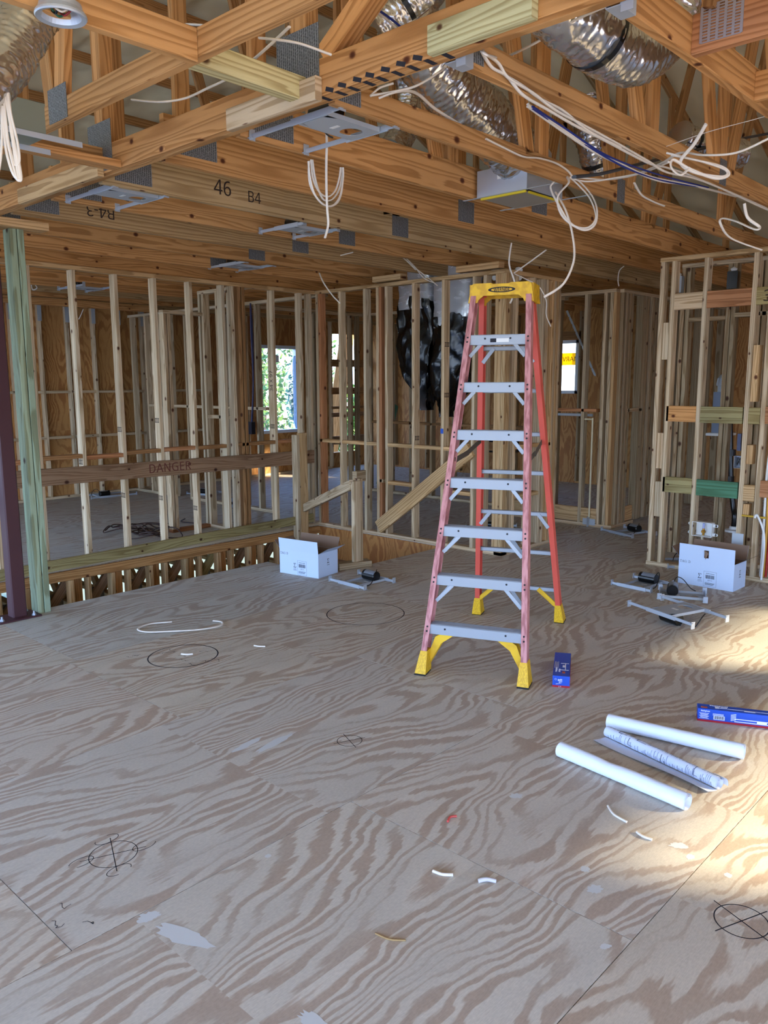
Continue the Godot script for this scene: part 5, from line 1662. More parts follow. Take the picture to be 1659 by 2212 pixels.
func build_ducts() -> void:
	duct("wrinkled silver flexible duct bending down to the metal register box", [Vector3(3.30, 3.50, -2.90), Vector3(3.42, 3.37, -2.90), Vector3(3.58, 3.28, -2.89), Vector3(3.76, 3.205, -2.88), Vector3(3.95, 3.14, -2.87), Vector3(4.16, 3.06, -2.87), Vector3(4.34, 2.99, -2.88)], 0.158, 5)
	duct("fat silver duct with a black strap sagging under the roof at the upper right", [Vector3(2.30, 3.36, -1.80), Vector3(2.45, 3.14, -1.72), Vector3(2.62, 3.02, -1.65), Vector3(2.80, 2.965, -1.61), Vector3(2.96, 2.945, -1.60), Vector3(3.12, 2.95, -1.58), Vector3(3.25, 3.02, -1.55), Vector3(3.31, 3.16, -1.52)], 0.125, 9, [0.50])
	duct("silver duct at the top left corner above the hank of white cables", [Vector3(1.50, 3.10, -2.92), Vector3(1.393, 2.96, -2.90), Vector3(1.307, 2.83, -2.885), Vector3(1.235, 2.72, -2.86), Vector3(1.12, 2.58, -2.84)], 0.085, 13)
	duct("small silver duct seen in the gap behind the girder", [Vector3(3.90, 3.62, -3.46), Vector3(4.00, 3.48, -3.48), Vector3(4.01, 3.34, -3.49), Vector3(3.95, 3.20, -3.50), Vector3(3.85, 3.08, -3.50)], 0.085, 17, [0.55])
	duct("silver duct with a strap seen deep between the trusses over the register box", [Vector3(5.05, 3.55, -2.85), Vector3(5.10, 3.40, -2.86), Vector3(5.17, 3.25, -2.86), Vector3(5.25, 3.15, -2.86), Vector3(5.35, 3.05, -2.86)], 0.11, 21, [0.7])
	duct("short silver duct lying on the trusses at the far right", [Vector3(5.05, 3.16, -2.22), Vector3(5.2, 3.13, -2.18), Vector3(5.4, 3.12, -2.12), Vector3(5.6, 3.13, -2.05)], 0.09, 25, [0.25])
	duct("silver duct disappearing above the girder near the green scab board", [Vector3(3.20, 3.44, -3.0), Vector3(3.27, 3.52, -2.90), Vector3(3.33, 3.60, -2.80), Vector3(3.40, 3.72, -2.70)], 0.10, 29, [0.4])
	# the register box and the hanger rods it rides on
	var t := thing("register_box", "galvanised metal register box with yellow tape at the end of the silver duct", "duct box", Vector3(4.40, BAY, -2.93))
	var s := Shape.new()
	var w := 0.20
	var d := 0.18
	for e in [[Vector3(-w, 0, -d), Vector3(-w, 0, d)], [Vector3(-w, 0, d), Vector3(w, 0, d)], [Vector3(w, 0, d), Vector3(w, 0, -d)], [Vector3(w, 0, -d), Vector3(-w, 0, -d)]]:
		var a: Vector3 = e[0]
		var b: Vector3 = e[1]
		var up := Vector3(0, 0.155, 0)
		s.quad(a, b, b + up, a + up)
		s.quad(b * 0.99, a * 0.99, a * 0.99 + up, b * 0.99 + up)
	s.quad(Vector3(-w, 0.155, d), Vector3(w, 0.155, d), Vector3(w, 0.155, -d), Vector3(-w, 0.155, -d))
	s.quad(Vector3(-w, 0.153, -d), Vector3(w, 0.153, -d), Vector3(w, 0.153, d), Vector3(-w, 0.153, d))
	part(t, "box_body", s.done(), M.steel)
	s = Shape.new()
	box(s, Vector3(-w - 0.001, 0.10, 0.02), Vector3(0.001, 0.03, 0.10), 0.0002)
	part(t, "data_label", s.done(), M.white)
	s = Shape.new()
	box(s, Vector3(-w * 0.9, -0.008, 0), Vector3(0.012, 0.012, 2 * d * 0.9), 0.001)
	box(s, Vector3(w * 0.1, -0.008, d * 0.9), Vector3(w * 1.7, 0.012, 0.012), 0.001)
	part(t, "yellow_tape", s.done(), flat(Color(0.80, 0.70, 0.12), 0.7))
	s = Shape.new()
	box(s, Vector3(0, -0.006, 0), Vector3(2 * w - 0.05, 0.006, 2 * d - 0.05), 0.001)
	part(t, "cover_board", s.done(), flat(Color(0.55, 0.52, 0.47), 0.7))
	for x in [-0.19, 0.21]:
		s = Shape.new()
		bar(s, Vector3(x, 0.0, -0.29), Vector3(x, 0.0, 0.38), 0.020, 0.003, Vector3.UP, 0.0008)
		part(t, "hanger_rod", s.done(), M.steel)
	# collar of foil where the duct lands
	s = Shape.new()
	var n := noise(1.0, 91, 3)
	tube(s, spline([Vector3(-0.02, 0.13, 0.03), Vector3(0.02, 0.19, 0.02), Vector3(-0.04, 0.25, 0.04)], 8), 0.15, 40, 1.0, true, func(f: float, an: float) -> float: return (0.19 - 0.05 * f) * (1.0 + 0.12 * n.get_noise_3d(f * 3.0, cos(an) * 2.2, sin(an) * 2.2)))
	part(t, "taped_collar", s.done(), flat(Color(0.74, 0.72, 0.68), 0.45, 0.5))
	# the round light can hanging at the upper left
	t = thing("round_light_can", "round shiny open light can with wires on the short chord at the top left", "light fitting", Vector3(1.256, 2.765, -2.475))
	s = Shape.new()
	lathe(s, Vector3.ZERO, Vector3.UP, [[0.02, 0.052], [0.0, 0.058], [-0.004, 0.072], [0.0, 0.075], [0.006, 0.074], [0.02, 0.064], [0.035, 0.060], [0.035, 0.0]], 32)
	lathe(s, Vector3.ZERO, Vector3.UP, [[0.032, 0.0], [0.032, 0.050], [0.02, 0.052]], 32)
	part(t, "shell", s.done(), M.steel)
	for k in 4:
		s = Shape.new()
		var a := 1.4 * k
		tube(s, spline([Vector3(0.02 * cos(a), 0.028, 0.02 * sin(a)), Vector3(0.03 * cos(a + 0.8), 0.03, 0.03 * sin(a + 0.8)), Vector3(0.012 * cos(a + 2.0), 0.008, 0.02 * sin(a + 2.0)), Vector3(0.03 * cos(a + 2.8), 0.02, 0.03 * sin(a + 2.8))], 6), 0.0035, 6)
		part(t, "wire", s.done(), [M.cable, M.black, flat(Color(0.1, 0.35, 0.25), 0.5), flat(Color(0.5, 0.1, 0.1), 0.5)][k])

# ------------------------------------------------------------------ ducts in black bags behind the middle wall
func bag(label: String, at: Vector3, hx: float, hz: float, top: float, bt: float, low: float, tip: float, sd: int) -> void:
	var t := thing("bagged_duct", label, "duct", at, "")
	var s := Shape.new()
	var n := noise(1.0, sd, 2)
	# square insulated riser
	var foil := flat(Color(0.80, 0.82, 0.84), 0.4, 0.35)
	foil.roughness_texture = bump(0.04, sd)
	var rows := []
	for j in 14:
		var y := lerpf(bt - 0.10, top, j / 13.0)
		var row := []
		for k in 24:
			var a := -TAU * k / 24
			var q := Vector2(cos(a), sin(a))
			var m := maxf(absf(q.x), absf(q.y))
			q = q / pow(m, 0.82)
			row.append(Vector3(q.x * hx, y, q.y * hz) * Vector3(1, 1, 1) + Vector3(n.get_noise_2d(y * 6.0, k * 0.7), 0, n.get_noise_2d(y * 6.0, k * 0.7 + 50.0)) * 0.012)
		rows.append(row)
	s.grid(rows, true)
	part(t, "insulated_riser", s.done(), foil)
	s = Shape.new()
	rows = []
	for j in 40:
		var f := j / 39.0
		var y := lerpf(low, bt, f)
		var row := []
		var grow := 1.03 + 0.05 * sin(f * 2.6)
		var pin := smoothstep(0.0, 0.42, f)
		for k in 64:
			var a := -TAU * k / 64
			var q := Vector2(cos(a), sin(a))
			var m := maxf(absf(q.x), absf(q.y))
			q = q / pow(m, 0.75)
			var fold := 0.050 * n.get_noise_3d(f * 2.2, q.x * 1.3 + f, q.y * 1.3) + 0.016 * absf(n.get_noise_3d(f * 6.0 + q.x * 2.0, q.x * 3.2, q.y * 3.2 + f * 4.0))
			var px := q.x * hx * grow * lerpf(0.55, 1.0, pin) + fold
			var pz := q.y * hz * grow * lerpf(0.06, 1.0, pin) + tip * (1.0 - pin) + fold
			var yy := y + 0.03 * n.get_noise_2d(k * 0.4, 3.0) * f + (0.05 * cos(a * 2.0) if f > 0.97 else 0.0)
			row.append(Vector3(px, yy, pz))
		rows.append(row)
	s.grid(rows, true)
	var c := Vector3(0, low, tip)
	var r0: Array = rows[0]
	for k in 64:
		s.tri(c, r0[(k + 1) % 64], r0[k])
	part(t, "black_bag", s.done(), M.bag)

func build_bags() -> void:
	bag("left insulated duct riser wrapped in a black plastic bag tapering to a point", Vector3(7.24, 0, -6.14), 0.14, 0.235, 3.1, 2.60, 1.36, 0.10, 101)
	bag("right insulated duct riser wrapped in a black plastic bag, wider and nearer the ladder", Vector3(7.20, 0, -5.57), 0.14, 0.25, 3.25, 2.37, 1.29, -0.16, 107)

# ------------------------------------------------------------------ plumbing and wiring at the right wall
func build_services() -> void:
	var t := thing("outlet_box", "white plastic water outlet box with a brass valve mounted between studs above the right carton", "outlet box", Vector3(7.02, 0.39, -2.685))
	var s := Shape.new()
	var hw := 0.085
	var hh := 0.062
	# an open tray facing the room
	for e in [[Vector3(0.045, 0, 0), Vector3(0.004, 2 * hh, 2 * hw)], [Vector3(0.01, hh, 0), Vector3(0.07, 0.004, 2 * hw)], [Vector3(0.01, -hh, 0), Vector3(0.07, 0.004, 2 * hw)], [Vector3(0.01, 0, hw), Vector3(0.07, 2 * hh, 0.004)], [Vector3(0.01, 0, -hw), Vector3(0.07, 2 * hh, 0.004)]]:
		box(s, e[0], e[1], 0.001)
	part(t, "tray", s.done(), M.white)
	for q in [[0.04, 1.0], [-0.04, 1.0], [0.04, -1.0], [-0.04, -1.0]]:
		s = Shape.new()
		box(s, Vector3(0.005, q[0], q[1] * (hw + 0.017)), Vector3(0.004, 0.026, 0.034), 0.001)
		lathe(s, Vector3(0.007, q[0], q[1] * (hw + 0.034)), Vector3(-1, 0, 0), [[0, 0], [0, 0.013], [0.004, 0.013], [0.004, 0]], 12)
		var ear := part(t, "ear", s.done(), M.white)
		s = Shape.new()
		lathe(s, Vector3(0.002, q[0], q[1] * (hw + 0.034)), Vector3(-1, 0, 0), [[0, 0], [0, 0.005], [0.002, 0.005], [0.002, 0]], 8)
		part(ear, "screw", s.done(), M.ink)
	var brass := flat(Color(0.62, 0.44, 0.16), 0.35, 0.9)
	s = Shape.new()
	lathe(s, Vector3(0.02, -0.055, 0.0), Vector3.UP, [[0, 0], [0, 0.010], [0.02, 0.010], [0.022, 0.018], [0.040, 0.018], [0.044, 0.011], [0.06, 0.010], [0.06, 0.0]], 12)
	lathe(s, Vector3(0.02, -0.022, 0.0), Vector3(-1, 0, 0), [[0, 0], [0, 0.010], [0.03, 0.010], [0.03, 0.0]], 10)
	part(t, "brass_valve", s.done(), brass)
	s = Shape.new()
	lathe(s, Vector3(0.02, 0.0, 0.0), Vector3.UP, [[0, 0], [0, 0.010], [0.05, 0.010], [0.05, 0.0]], 10)
	part(t, "blue_marked_stub", s.done(), flat(Color(0.60, 0.62, 0.78), 0.5))
	s = Shape.new()
	tube(s, spline([Vector3(7.035, 0.335, -2.69) - Vector3(7.035, 0.335, -2.69), Vector3(0, -0.035, 0), Vector3(0.0, -0.05, 0.02), Vector3(0, -0.055, 0.10), Vector3(0, -0.057, 0.25), Vector3(0, -0.06, 0.43)], 6), 0.011, 10)
	tag(part(self, "water_pipe", s.done(), M.cpvc, Vector3(7.035, 0.335, -2.69)), "cream plastic water pipe running right from the white outlet box", "pipe")
	# nail guard plates
	s = Shape.new()
	box(s, Vector3.ZERO, Vector3(0.002, 0.16, 0.095), 0.0005)
	tag(part(self, "nail_guard", s.done(), M.grey, Vector3(6.996, 0.315, -2.375)), "grey steel nail guard on the stud right of the white outlet box", "plate")
	s = Shape.new()
	box(s, Vector3.ZERO, Vector3(0.095, 0.13, 0.002), 0.0005)
	box(s, Vector3.ZERO, Vector3(0.002, 0.075, 0.16), 0.0005)
	tag(part(self, "nail_guard", s.done(), M.grey, Vector3(8.436, 0.055, -4.56)), "grey steel nail guard on the bottom plate of the hall partition", "plate")
	# switch box beside the stud
	t = thing("switch_box", "round-backed grey electrical box with coiled wires on the second bay of the right wall", "electrical box", Vector3(7.03, 1.0, -2.42))
	s = Shape.new()
	for e in [[Vector3(0.05, 0, 0), Vector3(0.003, 0.10, 0.07)], [Vector3(0.02, 0.05, 0), Vector3(0.06, 0.003, 0.07)], [Vector3(0.02, -0.05, 0), Vector3(0.06, 0.003, 0.07)], [Vector3(0.02, 0, 0.035), Vector3(0.06, 0.10, 0.003)], [Vector3(0.02, 0, -0.035), Vector3(0.06, 0.10, 0.003)]]:
		box(s, e[0], e[1], 0.001)
	part(t, "case", s.done(), flat(Color(0.55, 0.58, 0.63), 0.5))
	s = Shape.new()
	tube(s, spline([Vector3(0.02, -0.03, -0.02), Vector3(0.01, 0.03, 0.01), Vector3(0.01, -0.03, 0.015), Vector3(0.01, 0.035, -0.01), Vector3(0.0, -0.02, -0.015)], 8), 0.004, 6)
	part(t, "wires", s.done(), M.black)
	t = thing("blue_box", "narrow dark blue switch box on the side of a stud above the grey electrical box", "electrical box", Vector3(7.06, 1.17, -2.43))
	s = Shape.new()
	box(s, Vector3.ZERO, Vector3(0.05, 0.14, 0.03), 0.002)
	box(s, Vector3(-0.01, -0.05, 0.006), Vector3(0.05, 0.05, 0.03), 0.002)
	part(t, "case", s.done(), flat(Color(0.06, 0.09, 0.26), 0.4))
	# coloured tubing in the last bay at the right edge
	var cols := [["white", M.white, -2.185], ["yellow", flat(Color(0.78, 0.56, 0.12), 0.4), -2.168], ["red", flat(Color(0.66, 0.13, 0.10), 0.4), -2.150], ["white", M.white, -2.128]]
	for k in cols.size():
		var q: Array = cols[k]
		s = Shape.new()
		var z: float = q[2]
		var x := 7.045 + 0.012 * k
		tube(s, spline([Vector3(0, 0.03, 0), Vector3(0, 0.4, 0.006 * sin(k)), Vector3(0, 0.9, -0.006), Vector3(0.0, 1.35, 0.01), Vector3(0, 2.4, 0)], 8), 0.010, 8)
		tag(part(self, "water_tube", s.done(), q[1], Vector3(x, 0, z)), ["leftmost white plastic water tube rising in the last bay at the right edge", "yellow plastic tube rising in the last bay at the right edge", "red plastic water tube rising in the last bay at the right edge", "rightmost white plastic water tube rising in the last bay at the right edge"][k], "pipe", "water tubes at the right edge")
	s = Shape.new()
	tube(s, spline([Vector3(0, 0, 0), Vector3(0, 0.02, 0.02), Vector3(0, -0.1, 0.075), Vector3(0, -0.25, 0.09), Vector3(0, -0.52, 0.085)], 8), 0.010, 8)
	tag(part(self, "water_tube", s.done(), M.white, Vector3(6.99, 0.545, -2.245)), "white plastic tube bending over beside the coloured tubes", "pipe", "water tubes at the right edge")
	s = Shape.new()
	tube(s, spline([Vector3.ZERO, Vector3(0, 0.0, 0.2)], 3), 0.009, 8)
	tag(part(self, "gas_stub", s.done(), flat(Color(0.74, 0.60, 0.16), 0.4), Vector3(7.01, 0.55, -2.36)), "short yellow pipe crossing the studs above the coloured tubes", "pipe")
	# pipes in the hall partition
	s = Shape.new()
	tube(s, spline([Vector3(0, 0.03, 0), Vector3(0, 0.7, 0), Vector3(0, 1.15, 0), Vector3(0, 1.165, -0.004), Vector3(0, 1.17, -0.02), Vector3(0, 1.17, -0.10)], 6), 0.011, 8)
	tag(part(self, "water_pipe", s.done(), M.cpvc, Vector3(8.43, 0.08, -4.555)), "cream plastic water pipe rising against the hall partition", "pipe")
	s = Shape.new()
	tube(s, spline([Vector3(0, 0, 0), Vector3(0, 0.85, 0.0)], 6), 0.010, 8)
	tag(part(self, "water_pipe", s.done(), M.cpvc, Vector3(8.9, 1.78, -5.32)), "cream pipe hanging in front of the bathroom window", "pipe")
	s = Shape.new()
	for k in 9:
		bar(s, Vector3(0, -0.095 * k, 0.05 * k), Vector3(0, -0.095 * (k + 0.8), 0.05 * (k + 0.8)), 0.004, 0.03, Vector3(0, 0.5, 0.9), 0.001)
	bar(s, Vector3(0.004, 0, 0), Vector3(0.004, -0.85, 0.447), 0.003, 0.02, Vector3(0, 0.5, 0.9), 0.001)
	tag(part(self, "perforated_strap", s.done(), M.steel, Vector3(9.6, 2.60, -5.62)), "shiny perforated metal strap slanting above the bathroom window", "strap")
	s = Shape.new()
	bar(s, Vector3(0, 0, -0.35), Vector3(0, 0, 0.35), 0.03, 0.03, Vector3.UP, 0.004)
	tag(part(self, "metal_bar", s.done(), M.grey, Vector3(8.6, 1.29, -5.0)), "grey metal bar crossing the hall partition below the window", "bar")

# ------------------------------------------------------------------ windows and what lies past them
func build_windows() -> void:
	var w := struct("window_1", Vector3(9.63, 1.55, -11.6))
	var s := Shape.new()
	var a := Vector2(-0.48, -0.79)
	var b := Vector2(0.49, 0.80)
	for e in [[Vector3(0, a.y + 0.03, 0), Vector3(0.97, 0.06, 0.10)], [Vector3(0, b.y - 0.03, 0), Vector3(0.97, 0.06, 0.10)], [Vector3(a.x + 0.03, 0, 0), Vector3(0.06, 1.58, 0.10)], [Vector3(b.x - 0.04, 0, 0), Vector3(0.08, 1.58, 0.10)]]:
		box(s, e[0], e[1], 0.004)
	part(w, "frame", s.done(), M.vinyl)
	s = Shape.new()
	box(s, Vector3(0, 0, -0.01), Vector3(0.88, 1.50, 0.005), 0.0005)
	part(w, "pane", s.done(), M.glass)
	s = Shape.new()
	var rows := []
	for j in 16:
		var f := j / 15.0
		var row := []
		for k in 10:
			var q := k / 9.0
			row.append(Vector3(0.40 - q * (0.05 + 0.17 * sin(f * 3.0) * (1.0 - f * 0.4)), lerpf(-0.72, 0.62, f), 0.065 + 0.02 * sin(q * 9.0 + f * 4.0)))
		rows.append(row)
	s.grid(rows)
	part(w, "blue_film", s.done(), M.film)
	s = Shape.new()
	box(s, Vector3(-0.03, 0.56, 0.0), Vector3(0.14, 0.13, 0.002), 0.0004)
	part(w, "sticker", s.done(), M.white)
	s = Shape.new()
	box(s, Vector3(-0.05, 0.38, 0.0), Vector3(0.06, 0.16, 0.002), 0.0004)
	part(w, "yellow_sticker", s.done(), flat(Color(0.90, 0.68, 0.08), 0.5))
	w = struct("window_2", Vector3(12.03, 1.915, -7.16))
	s = Shape.new()
	for e in [[Vector3(0, -0.41, 0), Vector3(0.10, 0.05, 0.77)], [Vector3(0, 0.41, 0), Vector3(0.10, 0.05, 0.77)], [Vector3(0, 0, -0.36), Vector3(0.10, 0.87, 0.05)], [Vector3(0, 0, 0.36), Vector3(0.10, 0.87, 0.05)]]:
		box(s, e[0], e[1], 0.004)
	part(w, "frame", s.done(), M.vinyl)
	s = Shape.new()
	box(s, Vector3(0.01, 0, 0), Vector3(0.005, 0.8, 0.7), 0.0005)
	part(w, "pane", s.done(), M.glass)
	s = Shape.new()
	box(s, Vector3(-0.005, 0.13, 0.12), Vector3(0.002, 0.20, 0.42), 0.0004)
	var ym := flat(Color(0.95, 0.76, 0.08), 0.5)
	ym.backlight_enabled = true
	ym.backlight = Color(1.0, 0.85, 0.2)
	var st := part(w, "yellow_sticker", s.done(), ym)
	# the lettering is read from outside, so from here it is mirrored
	text_part(st, "lettering", "MARVIN", 0.075, Vector3(-0.0065, 0.13, 0.16), Basis(Vector3(0, 0, -1), Vector3.UP, Vector3(-1, 0, 0)), M.ink, false, 0.42)
	var g := struct("garden", Vector3(9, -3.2, -20))
	# shrubs and trees beyond the far window
	var leaf := flat(Color(0.30, 0.42, 0.16), 0.7)
	leaf.backlight_enabled = true
	leaf.backlight = Color(0.35, 0.45, 0.15)
	leaf.vertex_color_use_as_albedo = true
	for q in [[Vector3(13.6, 0.9, -19.0), 2.3, 1], [Vector3(19.5, 3.0, -24.5), 3.4, 2], [Vector3(17.4, 0.0, -17.4), 1.5, 3]]:
		var t := thing("garden_tree", ["leafy green tree seen through the far window, centre", "tall leafy tree behind the others outside the far window", "low bushy tree outside the far window, leftmost"][q[2] - 1], "tree", q[0] * Vector3(1, 0, 1) + Vector3(0, -3.2, 0), "trees outside the far window")
		var c: Vector3 = q[0] - t.position
		s = Shape.new()
		tube(s, spline([Vector3.ZERO, c * 0.5 + Vector3(0.1, 0, 0), c], 6), 0.12, 8)
		part(t, "trunk", s.done(), flat(Color(0.22, 0.17, 0.12), 0.9))
		s = Shape.new()
		var r := RandomNumberGenerator.new()
		r.seed = 50 + int(q[2])
		for k in 4200:
			var d: Vector3 = Vector3(r.randfn(), r.randfn(), r.randfn()).normalized() * q[1] * pow(r.randf(), 0.4)
			d.y *= 1.1
			var u := Vector3(r.randfn(), r.randfn(), r.randfn()).normalized()
			var v := u.cross(Vector3(r.randfn(), r.randfn(), r.randfn())).normalized()
			var l := r.randf_range(0.06, 0.12)
			var f := r.randf_range(0.7, 1.5)
			s.tint = Color(f, f * r.randf_range(0.9, 1.1), f * 0.8)
			s.quad(c + d - u * l, c + d + v * l * 0.5, c + d + u * l, c + d - v * l * 0.5)
		var cr := part(t, "crown", s.done(), leaf)
		cr.set_meta("kind", "stuff")

# ------------------------------------------------------------------ pencil marks on the floor
func ribbon(f: Node3D, pts: PackedVector3Array, w: float) -> void:
	var s := Shape.new()
	var y := Vector3(0, 0.0006, 0)
	for k in pts.size() - 1:
		var d := (pts[k + 1] - pts[k]).normalized()
		var n := d.cross(Vector3.UP) * w / 2
		s.quad(pts[k] + n + y, pts[k + 1] + n + y, pts[k + 1] - n + y, pts[k] - n + y)
	part(f, "pen_mark", s.done(), M.ink, -f.position)

func ring_pts(c: Vector3, rx: float, rz: float, a0 := 0.0, a1 := TAU) -> PackedVector3Array:
	var out := PackedVector3Array()
	for k in 41:
		var a := lerpf(a0, a1, k / 40.0)
		out.append(c + Vector3(cos(a) * rx, 0, sin(a) * rz))
	return out

func build_marks() -> void:
	var f: Node3D = get_node("floor")
	for q in [[Vector3(4.10, 0, -4.00), 0.29, 0.007], [Vector3(2.67, 0, -4.20), 0.215, 0.008], [Vector3(1.289, 0, -2.544), 0.085, 0.003], [Vector3(2.446, 0, -0.74), 0.083, 0.004], [Vector3(2.522, 0, -2.574), 0.06, 0.003]]:
		ribbon(f, ring_pts(q[0], q[1], q[1] * 0.97), q[2])
		if q[1] < 0.1:
			for a in [0.4, 1.97]:
				var d: Vector3 = Vector3(cos(a), 0, sin(a)) * q[1] * 1.35
				ribbon(f, PackedVector3Array([q[0] - d, q[0] + d]), q[2])
	# petals about the crossed circle at the lower left
	for a in [0.3, 1.9, 3.5, 5.0]:
		ribbon(f, ring_pts(Vector3(1.289, 0, -2.544) + Vector3(cos(a), 0, sin(a)) * 0.11, 0.045, 0.025, a, a + 5.0), 0.0025)
	# scribbled notes
	var r := RandomNumberGenerator.new()
	r.seed = 12
	for q in [[Vector3(2.60, 0, -4.28), 0.10, 5], [Vector3(2.70, 0, -4.12), 0.10, 6], [Vector3(2.42, 0, -4.42), 0.05, 3], [Vector3(1.02, 0, -2.36), 0.08, 3], [Vector3(0.86, 0, -2.98), 0.04, 2], [Vector3(4.15, 0, -4.0), 0.06, 3]]:
		for k in q[2]:
			var p := PackedVector3Array()
			var o: Vector3 = q[0] + Vector3(r.randf_range(-1, 1), 0, r.randf_range(-1, 1)) * q[1]
			for j in 7:
				o += Vector3(r.randf_range(-0.012, 0.022), 0, r.randf_range(-0.012, 0.022))
				p.append(o)
			ribbon(f, p, 0.0022)
	# pale drips of plaster and paint
	var pale := flat(Color(0.76, 0.77, 0.76), 0.8)
	for q in [[Vector3(1.215, 0, -1.98), 0.11, 0.035, 1.25], [Vector3(1.19, 0, -2.14), 0.04, 0.025, 0.3], [Vector3(1.26, 0, -1.42), 0.07, 0.025, 1.5], [Vector3(2.16, 0, -2.90), 0.10, 0.02, -0.15], [Vector3(2.27, 0, -2.82), 0.14, 0.022, -0.15],
		[Vector3(2.28, 0, -1.16), 0.03, 0.022, 0.4], [Vector3(2.36, 0, -1.24), 0.02, 0.018, 0.2], [Vector3(2.72, 0, -1.06), 0.035, 0.02, 0.9], [Vector3(2.68, 0, -1.00), 0.02, 0.015, 0.2], [Vector3(2.66, 0, -0.86), 0.016, 0.014, 0], [Vector3(2.62, 0, -1.70), 0.03, 0.02, 0.8], [Vector3(1.66, 0, -2.12), 0.012, 0.012, 0], [Vector3(2.05, 0, -1.0), 0.02, 0.012, 0.4]]:
		var s := Shape.new()
		var c: Vector3 = q[0] + Vector3(0, 0.0005, 0)
		var prev := Vector3.ZERO
		var n := 26
		var pts := []
		for k in n:
			var a := TAU * k / n
			var w := r.randf_range(0.72, 1.15)
			var p := Vector3(cos(a) * q[1] * w, 0, sin(a) * q[2] * w).rotated(Vector3.UP, -q[3])
			pts.append(p)
		for k in n:
			s.tri(c, c + pts[(k + 1) % n], c + pts[k])
		part(f, "paint_spot", s.done(), pale, -f.position)

# ------------------------------------------------------------------ odds and ends in the back rooms
func build_extras() -> void:
	# brown wire heap on the back-room floor
	var t := thing("wire_heap", "tangled heap of brown wire on the floor beyond the stairwell stud wall", "wire", Vector3(4.65, 0, -8.1))
	var r := RandomNumberGenerator.new()
	r.seed = 31
	var brown := flat(Color(0.24, 0.15, 0.11), 0.6)
	for k in 7:
		var s := Shape.new()
		var pts := []
		var c := Vector3(r.randf_range(-0.15, 0.2), 0, r.randf_range(-0.3, 0.35))
		for j in 10:
			var a := 0.9 * j + k
			pts.append(c + Vector3(cos(a) * r.randf_range(0.08, 0.28), 0.012 + r.randf() * 0.07, sin(a) * r.randf_range(0.1, 0.3)))
		tube(s, spline(pts, 7), 0.007, 6)
		part(t, "wire", s.done(), brown)
	var s := Shape.new()
	tube(s, spline([Vector3(0, 0.01, 0), Vector3(0.1, 0.01, -0.2), Vector3(0.05, 0.01, -0.45), Vector3(0.2, 0.01, -0.6)], 7), 0.007, 6)
	tag(part(self, "loose_wire", s.done(), brown, Vector3(5.35, 0, -7.95)), "single brown wire curling on the floor beside the closet stud", "wire")
	# outlet box dangling on its cable
	t = thing("dangling_outlet", "small pale outlet box dangling on a white cable behind the stairwell stud wall", "electrical box", Vector3(5.44, 0.33, -7.45))
	s = Shape.new()
	box(s, Vector3(0, 0, 0), Vector3(0.055, 0.11, 0.05), 0.004)
	part(t, "case", s.done(), flat(Color(0.62, 0.68, 0.78), 0.5))
	s = Shape.new()
	box(s, Vector3(0, 0.0, 0.026), Vector3(0.03, 0.03, 0.004), 0.001)
	part(t, "socket", s.done(), M.ink)
	s = Shape.new()
	tube(s, spline([Vector3(0, 0.05, 0), Vector3(-0.03, 0.5, 0), Vector3(-0.02, 1.2, 0), Vector3(-0.05, 1.8, 0), Vector3(0.03, 2.38, 0)], 7), 0.007, 6)
	part(t, "cord", s.done(), M.cable)
	# blue cables to a switch box
	t = thing("blue_box", "dark blue switch box with blue cables on a stud left of the far window", "electrical box", Vector3(6.52, 1.10, -8.40))
	s = Shape.new()
	box(s, Vector3.ZERO, Vector3(0.06, 0.16, 0.07), 0.004)
	part(t, "case", s.done(), flat(Color(0.03, 0.05, 0.12), 0.4))
	for k in 2:
		s = Shape.new()
		tube(s, spline([Vector3(0.01 * k, 0.08, 0), Vector3(0.03, 0.6, 0.02), Vector3(0.02 + 0.02 * k, 1.2, 0.02), Vector3(0.03, 1.58, 0.01)], 7), 0.011, 6)
		part(t, "cable", s.done(), flat(Color(0.16, 0.16, 0.32), 0.5))
	# boards across the unglazed opening in the far wall and planks leaning outside it
	for q in [[2.05, 0.14, "dark"], [1.515, 0.13, "dark"], [1.19, 0.05, "dark"], [1.05, 0.08, "old"], [0.55, 0.16, "old"]]:
		board_thing("scaffold_board", ["topmost dark board across the bright opening in the far wall", "second dark board down across the bright opening in the far wall", "thin third board across the bright opening in the far wall", "fourth board down across the bright opening in the far wall", "lowest wide board across the bright opening in the far wall"][[2.05, 1.515, 1.19, 1.05, 0.55].find(q[0])], Vector3(10.9, q[0], -11.50), Vector3(11.85, q[0], -11.50), 0.038, q[1], q[2])
	board_thing("leaning_plank", "pale plank leaning beyond the bright opening, left", Vector3(10.95, 0.0, -12.15), Vector3(11.30, 2.75, -11.95), 0.038, 0.12, "stud")
	board_thing("leaning_plank", "pale plank leaning beyond the bright opening, right", Vector3(11.45, 0.0, -12.20), Vector3(11.85, 2.75, -12.00), 0.038, 0.30, "warm")
	# teal board leaning behind the middle wall
	board_thing("leaning_board", "dark teal board leaning behind the middle stud wall", Vector3(9.55, 0.02, -9.0), Vector3(10.05, 1.30, -9.05), 0.02, 0.10, "teal")
	# header and cripples over the far left room
	board_thing("room_header", "long timber header crossing the far left room above the plywood wall", Vector3(2.0, 2.74, -10.6), Vector3(6.55, 2.74, -10.6), 0.089, 0.09, "truss")
	# stub blocks over the middle wall
	board_thing("blocking_piece", "pale block over the middle wall plate, left of the bagged ducts", Vector3(6.42, 2.755, -6.08), Vector3(6.42, 2.755, -5.68), 0.089, 0.06, "warm")
	board_thing("blocking_piece", "pale block over the middle wall plate, just left of the ladder cap", Vector3(6.42, 2.755, -4.96), Vector3(6.42, 2.755, -4.46), 0.089, 0.06, "warm")
